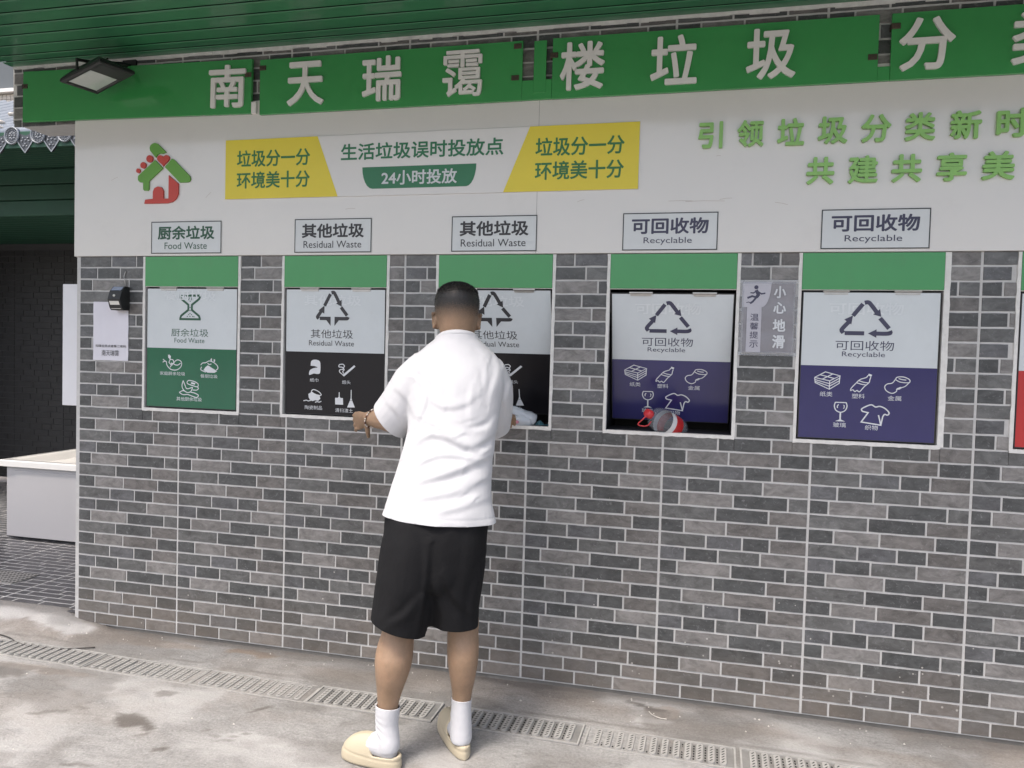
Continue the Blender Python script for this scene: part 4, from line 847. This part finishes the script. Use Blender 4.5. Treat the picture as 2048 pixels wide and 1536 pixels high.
# ------------------------------------------------------------------ the man
OX, OY, AZ = 2.21, -.76, .3426027
man = empty('person', (OX, OY, 0), 'man in white T-shirt and black shorts reaching into a hatch, seen from behind', 'person', rz=AZ)
def remesh(mb, vox, smooth_it=6, name='tmp'):
    me = bpy.data.meshes.new(name); me.from_pydata(mb.v, [], mb.f)
    bm = bmesh.new(); bm.from_mesh(me); bmesh.ops.recalc_face_normals(bm, faces=bm.faces); bm.to_mesh(me); bm.free()
    o = bpy.data.objects.new(name, me); COL.objects.link(o)
    m = o.modifiers.new('r', 'REMESH'); m.mode = 'VOXEL'; m.voxel_size = vox
    s = o.modifiers.new('s', 'SMOOTH'); s.factor = .5; s.iterations = smooth_it
    out = bpy.data.meshes.new_from_object(o.evaluated_get(bpy.context.evaluated_depsgraph_get()))
    bpy.data.objects.remove(o); return out
def cut(me, planes):        # planes: (point, outward normal, centre, radius) ; radius None = everywhere
    bm = bmesh.new(); bm.from_mesh(me)
    for co, no, c, r_ in planes:
        no = Vector(no).normalized(); co = Vector(co)
        ok = (lambda p: True) if r_ is None else (lambda p, c=Vector(c), r_=r_: (p-c).length < r_)
        vs = [v for v in bm.verts if ok(v.co)]; S = set(vs)
        es = [e for e in bm.edges if e.verts[0] in S and e.verts[1] in S]; fs = [q for q in bm.faces if all(v in S for v in q.verts)]
        bmesh.ops.bisect_plane(bm, geom=vs+es+fs, plane_co=co, plane_no=no, clear_outer=False)
        dl = [v for v in bm.verts if ok(v.co) and (v.co-co).dot(no) > 1e-5]; bmesh.ops.delete(bm, geom=dl, context='VERTS')
    bm.to_mesh(me); bm.free()
def folds(me, defs, noise=.0015, seed=2, vref=-.05, back=True):
    n = len(me.vertices); co = np.empty(n*3, 'f'); me.vertices.foreach_get('co', co); co = co.reshape(-1, 3).astype(float)
    no = np.array([v.normal[:] for v in me.vertices]); k = (2.715+vref)/(2.715+co[:,1])
    P = np.stack([co[:,0]*k, 1.455+(co[:,2]-1.455)*k], 1); D = np.zeros(n)
    for pts, A, s in defs:
        pts = np.array(curve(pts, 5)); best = np.full(n, 9.); sg = np.zeros(n); tt = np.zeros(n)
        for i in range(len(pts)-1):
            a, b = pts[i], pts[i+1]; ab = b-a; t = np.clip(((P-a)@ab)/(ab@ab+1e-12), 0, 1); q = P-a-t[:,None]*ab; d = np.hypot(q[:,0], q[:,1])
            c = (ab[0]*q[:,1]-ab[1]*q[:,0]); m = d < best; best[m] = d[m]; sg[m] = np.sign(c[m]); tt[m] = (i+t[m])/(len(pts)-1)
        sd = best*sg; env = np.sin(np.pi*np.clip(tt*.86+.07, 0, 1))**.6
        D += A*env*(np.where(sd > 0, np.exp(-(sd/(1.5*s))**2), np.exp(-(sd/(.85*s))**2))-.55*np.exp(-((sd+1.5*s)/(.9*s))**2))
    if back: D *= np.clip((-no[:,1]+.15)/.5, 0, 1)
    nz = fbm(co[:,0]*9+co[:,1]*5, co[:,2]*9+co[:,1]*3, seed)+.6*fbm(co[:,0]*22-co[:,1]*9, co[:,2]*15, seed+1, 3)
    co = co+no*(D+noise*nz)[:,None]; me.vertices.foreach_set('co', co.astype('f').ravel()); me.update()
def thick(me, t=.003):
    bm = bmesh.new(); bm.from_mesh(me); bmesh.ops.recalc_face_normals(bm, faces=bm.faces); bmesh.ops.solidify(bm, geom=list(bm.faces), thickness=t); bm.to_mesh(me); bm.free()

# body: one continuous surface (legs, trunk, arms, neck, head, feet), hands with separate fingers
b = MB()
b.loft([(.86,.035,.02,.165,.11),(.95,.045,.03,.155,.10),(1.08,.065,.055,.148,.10),(1.25,.088,.095,.165,.105),(1.38,.092,.11,.17,.10),(1.44,.093,.12,.14,.08),(1.48,.094,.128,.09,.068),(1.52,.095,.135,.064,.063),(1.56,.094,.145,.063,.066)])
b.loft([(.72,.03,.0,.12,.085),(.80,.033,.01,.15,.11),(.90,.04,.02,.155,.11)])
HEAD = [(1.50,.095,.140,.060,.060),(1.53,.095,.143,.063,.066),(1.555,.094,.150,.068,.080),(1.58,.093,.153,.074,.090),(1.61,.092,.153,.080,.096),(1.64,.092,.152,.0838,.0985),(1.665,.092,.152,.083,.0985),(1.685,.092,.152,.078,.094),(1.703,.092,.152,.067,.083),(1.717,.092,.152,.050,.064),(1.727,.092,.152,.029,.038),(1.731,.092,.152,.008,.01)]
b.loft(HEAD, 32)
b.ball((.092,.205,1.545), (.055,.058,.052), 20); b.ball((.092,.232,1.575), (.052,.030,.045), 16)      # jaw and face
b.rings([[(.092+w*math.cos(t), y+.012*math.sin(t)*0, z+h*math.sin(t)) for t in np.linspace(0, 2*math.pi, 9)[:-1]] for y, z, w, h in ((.25,1.592,.010,.020),(.268,1.586,.014,.016),(.278,1.582,.010,.009))])
b.ball((.092,.255,1.545), (.024,.010,.006), 10); b.ball((.092,.253,1.536), (.020,.011,.006), 10)     # lips
for s in (-1, 1): b.ball((.092+s*.032,.238,1.622), (.022,.014,.007), 10); b.ball((.092+s*.031,.240,1.606), (.013,.012,.009), 10)
for s, u0 in ((-1,.0115), (1,.1725)):     # ears
    for k in range(9):
        a0 = -1.9+k*.48; c = (u0+s*.0075*(1+.35*math.sin(a0)), .157+.015*math.cos(a0), 1.586+.025*math.sin(a0)); b.ball(c, (.0068,.0075,.0080), 8)
    b.ball((u0-s*.001,.160,1.586), (.0075,.014,.024), 10); b.ball((u0-s*.004,.163,1.562), (.009,.008,.011), 8); b.ball((u0-s*.010,.166,1.572), (.012,.010,.022), 8)
# legs
LL = [(.74,-.045,.0,.078,.088),(.60,-.076,.0,.068,.078),(.50,-.091,.015,.060,.066),(.455,-.096,.012,.0595,.064),(.41,-.104,.003,.0645,.068),(.365,-.109,-.008,.0675,.070),(.31,-.114,-.008,.060,.064),(.25,-.121,-.002,.047,.052),(.20,-.126,-.004,.038,.043),(.13,-.128,-.006,.033,.038),(.07,-.123,-.014,.030,.034),(.05,-.122,-.016,.02,.022)]
RL = [(.74,.110,.02,.078,.088),(.60,.116,.03,.066,.078),(.50,.138,.045,.058,.065),(.44,.139,.045,.0575,.063),(.39,.140,.035,.0585,.066),(.34,.140,.03,.0565,.064),(.28,.141,.035,.048,.056),(.22,.141,.045,.038,.044),(.17,.140,.05,.034,.041),(.10,.140,.05,.032,.038),(.06,.140,.05,.028,.032),(.04,.140,.05,.018,.02)]
b.loft(LL); b.loft(RL)
LH, LT = Vector((-.090,-.038,.03)), Vector((-.280,.066,.03)); RH, RT = Vector((.152,.012,.022)), Vector((.088,.295,.022))
for h, t in ((LH, LT), (RH, RT)):
    d = t-h; b.tube([h+d*.09+Vector((0,0,.02)), h+d*.35+Vector((0,0,.026)), h+d*.6+Vector((0,0,.012)), h+d*.8], [.024,.030,.026,.014], 12)
# arms
def seg(pts, rad, n=14):
    P = [np.array(p) for p in pts]; b.tube(curve(pts, 5), np.interp(np.linspace(0, 1, (len(pts)-1)*5+1), np.linspace(0, 1, len(pts)), rad), n)
seg([(-.03,.115,1.41),(-.07,.15,1.31),(-.118,.205,1.205)], [.062,.056,.047]); seg([(-.118,.205,1.205),(-.150,.245,1.200),(-.195,.295,1.198),(-.245,.345,1.196)], [.047,.049,.040,.028])
seg([(.215,.12,1.41),(.235,.20,1.31),(.245,.30,1.205)], [.062,.056,.046]); seg([(.245,.30,1.205),(.275,.40,1.202),(.315,.53,1.200)], [.046,.043,.027])
def hand(w, fwd, side, nrm_, curl, thumb_dir, k=1.0, spread=.02):   # palm with five separate fingers
    w, F, S, N = Vector(w), Vector(fwd).normalized(), Vector(side).normalized(), Vector(nrm_).normalized()
    rings = []
    for t, hw, th in ((-.01,.024,.019),(.02,.032,.017),(.05,.040,.0165),(.078,.042,.0145),(.090,.038,.010)):
        rings.append([w+F*t*k+S*hw*k*math.cos(a)+N*th*k*math.sin(a) for a in np.linspace(0, 2*math.pi, 15)[:-1]])
    b.rings(rings)
    for i, (off, L) in enumerate(((-.031,.068),(-.0105,.078),(.0105,.074),(.030,.060))):
        base = w+F*.080*k+S*off*k; d = (F+S*off*spread*20).normalized(); P = [base-F*.015*k, base]; ang = 0
        for j, fr in enumerate((.42,.32,.26)):
            ang += curl[i]*(.75, 1.0, .8)[j]; dd = d*math.cos(ang)-N*math.sin(ang); P.append(P[-1]+dd*L*fr*k)
        b.tube([tuple(p) for p in P], [.0098*k,.0096*k,.0090*k,.0082*k,.0068*k], 10)
    tb = w+F*.025*k-S*.030*k-N*.004; T = Vector(thumb_dir).normalized()
    b.tube([tuple(w+F*.01*k-S*.012*k), tuple(tb), tuple(tb+T*.032*k), tuple(tb+T*.032*k+(T*.8+F*.4-N*.35).normalized()*.028*k)], [.013*k,.0125*k,.0105*k,.0078*k], 10)
hand((-.245,.345,1.196), (-.60,.70,-.20), (-.22,-.20,.90), (-.62,-.62,.22), (.30,.38,.46,.56), (.10,.30,-.90), .95, .014)
hand((.315,.53,1.200), (.30,.92,-.10), (.92,-.30,.1), (.05,.1,.99), (.5,.55,.6,.6), (-.6,.7,-.2), .95)
me = remesh(b, .0033, 3); link('body', me, 'skin', man, True)

# hair: short crop, mesh cap plus fine strands
rings = []; nh = 56
HC = [(1.668,.092,.152,.0826,.0980)]+[h for h in HEAD if h[0] > 1.67]
for z, cx, cy, a, bb in HC:
    rr = []
    for j in range(nh):
        t = 2*math.pi*j/nh; g = .0015+.0050*float(sstep(1.668, 1.71, z)); zz = z
        if z < 1.67: g = -.0012; zz = z+.002*math.sin(t*3+1)+.012*max(0, math.sin(t))
        zz += g*float(sstep(1.69, 1.73, z))*.3; w = 1+.006*math.sin(t*17+z*300)
        rr.append((cx+(a+g)*w*math.cos(t), cy+(bb+g)*w*math.sin(t), zz))
    rings.append(rr)
h = MB(); r_ = random.Random(4)
for k in range(15000):
    i = r_.choice(range(len(rings)-1)); j = r_.randrange(nh); s, t = r_.random(), r_.random()
    A0, A1, B0_, B1 = (Vector(rings[i][j]), Vector(rings[i][(j+1) % nh]), Vector(rings[i+1][j]), Vector(rings[i+1][(j+1) % nh]))
    p = (A0*(1-s)+A1*s)*(1-t)+(B0_*(1-s)+B1*s)*t; n_ = (p-Vector((.092,.152,1.62))).normalized()
    d = (n_*.75+Vector((r_.uniform(-.5,.5), r_.uniform(-.5,.5), r_.uniform(-.7,.2)))).normalized(); L = r_.uniform(.003, .006)*(.6+.7*(p.z > 1.69)); p = p-n_*.004
    sd = d.cross(Vector((r_.uniform(-1,1), r_.uniform(-1,1), r_.uniform(-1,1)))).normalized()*.0006
    h.add([p-sd-n_*.001, p+sd-n_*.001, p+d*L], [(0, 1, 2)])
for k in range(5200):      # clipped stubble thinning out towards the neck
    z = 1.60+.085*math.sqrt(r_.random()); t = r_.uniform(0, 2*math.pi)
    if math.sin(t) > .45: continue
    i = max(q for q in range(len(HEAD)-1) if HEAD[q][0] <= z); w = (z-HEAD[i][0])/(HEAD[i+1][0]-HEAD[i][0]); cx, cy, a, bb = [HEAD[i][q]*(1-w)+HEAD[i+1][q]*w for q in (1,2,3,4)]
    p = Vector((cx+a*math.cos(t), cy+bb*math.sin(t), z)); n_ = Vector((math.cos(t)/a, math.sin(t)/bb, 0)).normalized(); d = (n_*.8+Vector((r_.uniform(-.4,.4), r_.uniform(-.4,.4), r_.uniform(-1.,-.1)))).normalized()
    sd = d.cross(Vector((r_.uniform(-1,1), r_.uniform(-1,1), r_.uniform(-1,1)))).normalized()*.0005; h.add([p-sd-n_*.001, p+sd-n_*.001, p+d*r_.uniform(.0018,.0042)], [(0, 1, 2)])
h.build('hair', 'hair', man, True, world=False)

# T-shirt
s = MB()
s.loft([(.76,.035,.015,.212,.145),(.83,.037,.015,.209,.145),(.90,.040,.02,.196,.140),(.96,.046,.032,.184,.134),(1.02,.056,.045,.176,.130),(1.08,.066,.058,.169,.128),(1.14,.077,.072,.165,.128),(1.20,.085,.085,.166,.130),(1.28,.090,.098,.176,.130),(1.36,.092,.108,.184,.124),(1.42,.093,.116,.172,.108),(1.46,.094,.122,.146,.090),(1.495,.095,.130,.108,.078),(1.52,.096,.136,.080,.073),(1.56,.096,.142,.070,.070)], 40)
def sseg(pts, rad, n=22): s.tube(curve(pts, 5), np.interp(np.linspace(0, 1, (len(pts)-1)*5+1), np.linspace(0, 1, len(pts)), rad), n)
sseg([(.0,.115,1.405),(-.055,.135,1.345),(-.105,.170,1.265),(-.155,.215,1.195),(-.20,.255,1.13)], [.082,.088,.086,.085,.085])
sseg([(.19,.115,1.405),(.222,.165,1.335),(.235,.235,1.25),(.242,.31,1.17),(.25,.36,1.11)], [.082,.090,.086,.080,.078])
me = remesh(s, .0050, 8)
FD = [([(-.086,1.098),(-.042,1.154),(.019,1.18),(.081,1.162),(.143,1.138),(.192,1.164),(.229,1.19)],.016,.017), ([(-.087,.987),(-.014,1.018),(.071,1.044),(.157,1.082),(.219,1.114)],.015,.018),
 ([(-.019,1.229),(.03,1.211),(.068,1.181)],.010,.014), ([(.004,1.297),(.053,1.277),(.115,1.287),(.163,1.325)],.007,.014), ([(.222,1.469),(.236,1.414),(.219,1.339),(.208,1.289)],.009,.012),
 ([(.281,1.365),(.264,1.302),(.271,1.265)],.008,.010), ([(-.05,.987),(-.081,.968),(-.092,.937)],.010,.010), ([(.134,1.504),(.159,1.492),(.191,1.462)],.006,.010), ([(.014,1.507),(.031,1.458),(.013,1.408)],.005,.012),
 ([(.081,1.41),(.077,1.323),(.091,1.262)],.005,.016), ([(.15,1.356),(.14,1.275),(.148,1.213)],.006,.014), ([(-.102,1.399),(-.041,1.382),(-.003,1.334),(-.014,1.26),(-.043,1.198),(-.075,1.13)],-.009,.010),
 ([(-.12,.93),(-.02,.955),(.10,.98),(.20,1.03)],.009,.018), ([(.02,.90),(.12,.925),(.215,.96)],.007,.016), ([(-.06,1.06),(.02,1.10),(.09,1.105),(.17,1.09)],.008,.013), ([(.235,1.24),(.20,1.20),(.15,1.185)],.008,.012), ([(.235,1.16),(.20,1.13),(.15,1.12)],.008,.012),
 ([(.19,1.45),(.19,1.38),(.175,1.30)],.005,.014), ([(-.15,1.29),(-.11,1.25),(-.08,1.20)],.006,.012), ([(-.12,1.34),(-.08,1.30),(-.05,1.24)],.006,.012), ([(-.115,1.40),(-.072,1.390),(-.035,1.374),(-.006,1.346)],-.0035,.005)]
r_ = random.Random(12); CR = []
for k in range(26):     # small sharp creases
    u0, w0 = r_.uniform(-.10, .20), r_.uniform(.93, 1.42); a0 = r_.gauss(.45, .35) if w0 < 1.25 else r_.gauss(1.4, .35); L_ = r_.uniform(.03, .08)
    CR.append(([(u0, w0), (u0+L_*.5*math.cos(a0), w0+L_*.5*math.sin(a0)+r_.uniform(-.006,.006)), (u0+L_*math.cos(a0), w0+L_*math.sin(a0))], r_.uniform(.0010,.0024), r_.uniform(.005,.010)))
folds(me, [(p, A*.46, w*.95) for p, A, w in FD]+CR, .0024)
cut(me, [((.04,0,.868),(-.06,.0,-1),None,None), ((.096,.14,1.524),(0,.30,1),None,None), ((-.150,.212,1.205),(-.70,.36,-.62),(-.175,.235,1.16),.125), ((.243,.31,1.185),(.1,.6,-.75),(.246,.34,1.13),.11)])
# hem stitching: a shallow groove 2 cm above the bottom edge
for v in me.vertices:
    e = v.co.z-(.868-.06*(v.co.x-.04))
    rad = Vector((v.co.x-.04, v.co.y-.02, 0)).normalized()
    if e < .06 and v.co.z < 1.0: v.co += rad*((.0035*math.sin(v.co.x*27+1)+.002*math.sin(v.co.x*61))*(1-e/.06)-.0012*math.exp(-((e-.021)/.004)**2))
thick(me, .0032); shirt_o = link('shirt', me, 'shirt', man, True)
mb = MB(); rr = []
for da, dz in ((-.003,.0),(.002,.004),(.0035,.010),(.001,.019),(-.003,.022),(-.006,.018)):
    rr.append([(.096+(.0745+da)*math.cos(t), .142+(.0735+da)*math.sin(t), 1.507-.30*.0735*math.sin(t)+dz) for t in np.linspace(0, 2*math.pi, 41)[:-1]])
mb.rings(rr, False); mb.build('collar', 'shirt', shirt_o, True, world=False)

# shorts
s = MB()
s.loft([(.98,.045,.02,.165,.115),(.88,.034,.018,.186,.132),(.80,.031,.012,.185,.138),(.72,.026,.010,.178,.136),(.66,.022,.010,.160,.125),(.62,.018,.012,.13,.105)], 40)
s.loft([(.88,-.035,.015,.105,.120),(.80,-.050,.008,.108,.132),(.74,-.056,.0,.111,.132),(.66,-.066,-.004,.113,.128),(.58,-.076,-.004,.112,.120),(.52,-.085,-.002,.109,.116),(.40,-.100,.0,.100,.110)], 30)
s.loft([(.88,.112,.02,.102,.120),(.80,.110,.02,.106,.130),(.74,.106,.02,.109,.130),(.66,.100,.024,.106,.124),(.58,.096,.03,.103,.116),(.52,.102,.034,.094,.110),(.40,.110,.04,.083,.104)], 30)
me = remesh(s, .0065, 8)
folds(me, [([(.02,.80),(.015,.68),(.0,.56),(-.01,.48)],-.010,.012), ([(-.13,.70),(-.12,.62),(-.14,.54)],.003,.016), ([(.06,.70),(.10,.62),(.16,.56)],.007,.014), ([(-.02,.62),(-.07,.56),(-.12,.53)],.006,.014), ([(.19,.72),(.16,.60),(.17,.50)],.006,.014), ([(.03,.64),(.06,.56),(.06,.49)],.005,.012)], .0035, 7, -.12)
cut(me, [((.035,.02,.93),(0,0,1),None,None), ((-.097,.0,.484),(-.28,.0,-1),(-.12,.0,.39),.18), ((.113,.035,.480),(-.05,.0,-1),(.13,.04,.39),.165)])
thick(me, .003); link('shorts', me, 'shorts', man, True)

# socks and slippers
def foot(h, t, leg_rings, top, lean, seed):
    d = t-h; L = d.length; d.normalize(); n = Vector((-d.y, d.x, 0)); k = MB()
    k.loft([(z, cx, cy, a+.0035, bb+.0035) for z, cx, cy, a, bb in leg_rings], 26)
    z0 = h.z
    P = [h+d*s_+Vector((0,0,z_-z0)) for s_, z_ in ((.006,.040),(.03,.048),(.07,.058),(.11,.046),(.14,.034),(.17,.028))]; rings = []
    for p, (w, hh) in zip(P, ((.022,.030),(.036,.046),(.038,.052),(.037,.036),(.034,.020),(.022,.012))):
        rings.append([p+n*w*math.cos(a)+Vector((0,0,hh*math.sin(a))) for a in np.linspace(0, 2*math.pi, 19)[:-1]])
    k.rings(rings); me = remesh(k, .0045, 8)
    co = np.array([v.co[:] for v in me.vertices]); no = np.array([v.normal[:] for v in me.vertices])
    side = (co-np.array(h))@np.array(d); fold = np.zeros(len(co))
    for zc, sl, A in ((.150,.45,.0018),(.126,.8,.0026),(.100,.9,.0024),(.172,.2,.0008)):
        q = co[:,2]-zc-sl*(side-.05)*.6; fold += A*(np.exp(-(q/.006)**2)-.7*np.exp(-((q+.009)/.006)**2))*(.12+.88*sstep(.02, .08, side))
    # ribbed instep
    fold += .0006*np.sin(co[:,2]*900)*(side > .06)*(co[:,2] < .09)
    co = co+no*(fold+.0012*fbm(co[:,0]*30, co[:,2]*30, seed, 3))[:,None]; me.vertices.foreach_set('co', co.astype('f').ravel()); me.update()
    c0 = leg_rings[0]; cut(me, [((c0[1], c0[2], top), lean, None, None)]); thick(me, .003); link('sock', me, 'sock', man, True)
    # slipper: thick foam sole, closed rounded toe, open heel with a raised rim
    S_ = MB(); ns = 46; nt_ = 30; Ls = L; rings = []
    for i in range(ns+1):
        q = i/ns; s_ = -.018+q*(Ls+.03); x = (s_+.018)/(Ls+.03)
        w = (.040+.008*float(sstep(.15,.7,x)))*(1-(abs(2*x-1))**(3.0 if x < .5 else 3.4))**.5+.0008
        rim = .048+.006*float(sstep(.2, .0, x)); floor = .026; top = (.110*float(math.sqrt(max(0, 1-((x-.46)/.56)**2.2)))) if x > .46 else .110*(x > .36); sm = float(sstep(.41,.45, x))
        ring = []
        for j in range(nt_):
            a = 2*math.pi*j/nt_; c, sn = math.cos(a), math.sin(a); e = lambda v, p: math.copysign(abs(v)**p, v)
            if sn <= 0: ring.append((w*e(c,.5), -.003*0+.010*(1+e(sn,.6))-0.0))
            else:
                xx = w*e(c,.6); tr = abs(xx)/max(w, 1e-6)
                heel = floor+(rim-floor)*float(sstep(.52,.86,tr)) if x > .10 else rim-(rim-floor)*float(sstep(.05,.10,x))*(1-float(sstep(.5,.86,tr)))
                hz = heel*(1-sm)+max(.03, top*math.sqrt(max(.0,1-(tr*.97)**2.4)))*sm
                edge = .5+.5*min(1, sn*2.2); ring.append((xx, .010+(max(hz,.03)-.010)*min(1, sn*2.4)))
        rings.append([h+d*s_+n*yy+Vector((0,0,zz-h.z-.022)) for yy, zz in ring])
    S_.rings(rings); me = remesh(S_, .0040, 9)
    for v in me.vertices:
        zz = v.co.z-.012-.010*float(sstep(.0, .25, (v.co-h).dot(d))); v.co -= v.normal*.0022*math.exp(-(zz/.0032)**2)
    link('slipper', me, 'slip', man, True)
foot(LH, LT, [(.215,-.124,-.004,.044,.048),(.19,-.126,-.006,.041,.046),(.13,-.128,-.006,.037,.043),(.07,-.122,-.014,.038,.044),(.04,-.12,-.016,.036,.042)], .192, (.10,.12,1), 3)
foot(RH, RT, [(.205,.141,.048,.037,.043),(.17,.140,.05,.034,.041),(.10,.140,.05,.036,.043),(.05,.141,.048,.037,.044),(.03,.141,.048,.034,.042)], .188, (.05,.12,1), 5)
# beaded bracelet on the left wrist
mb = MB(); c = Vector((-.226,.327,1.197)); t = Vector((-.6,.65,-.05)).normalized(); u_ = t.cross(Vector((0,0,1))).normalized(); v_ = u_.cross(t)
mb2 = MB()
for k in range(26):
    a = 2*math.pi*k/26; p = c+(u_*.036+t*.010*math.sin(a))*math.cos(a)+v_*.036*math.sin(a)-t*.008*math.sin(a); (mb if k % 3 else mb2).ball(p, .0042, 8)
br = mb.build('bracelet', 'bead', man, True, world=False); mb2.build('brown_beads', 'beadb', br, True, world=False)
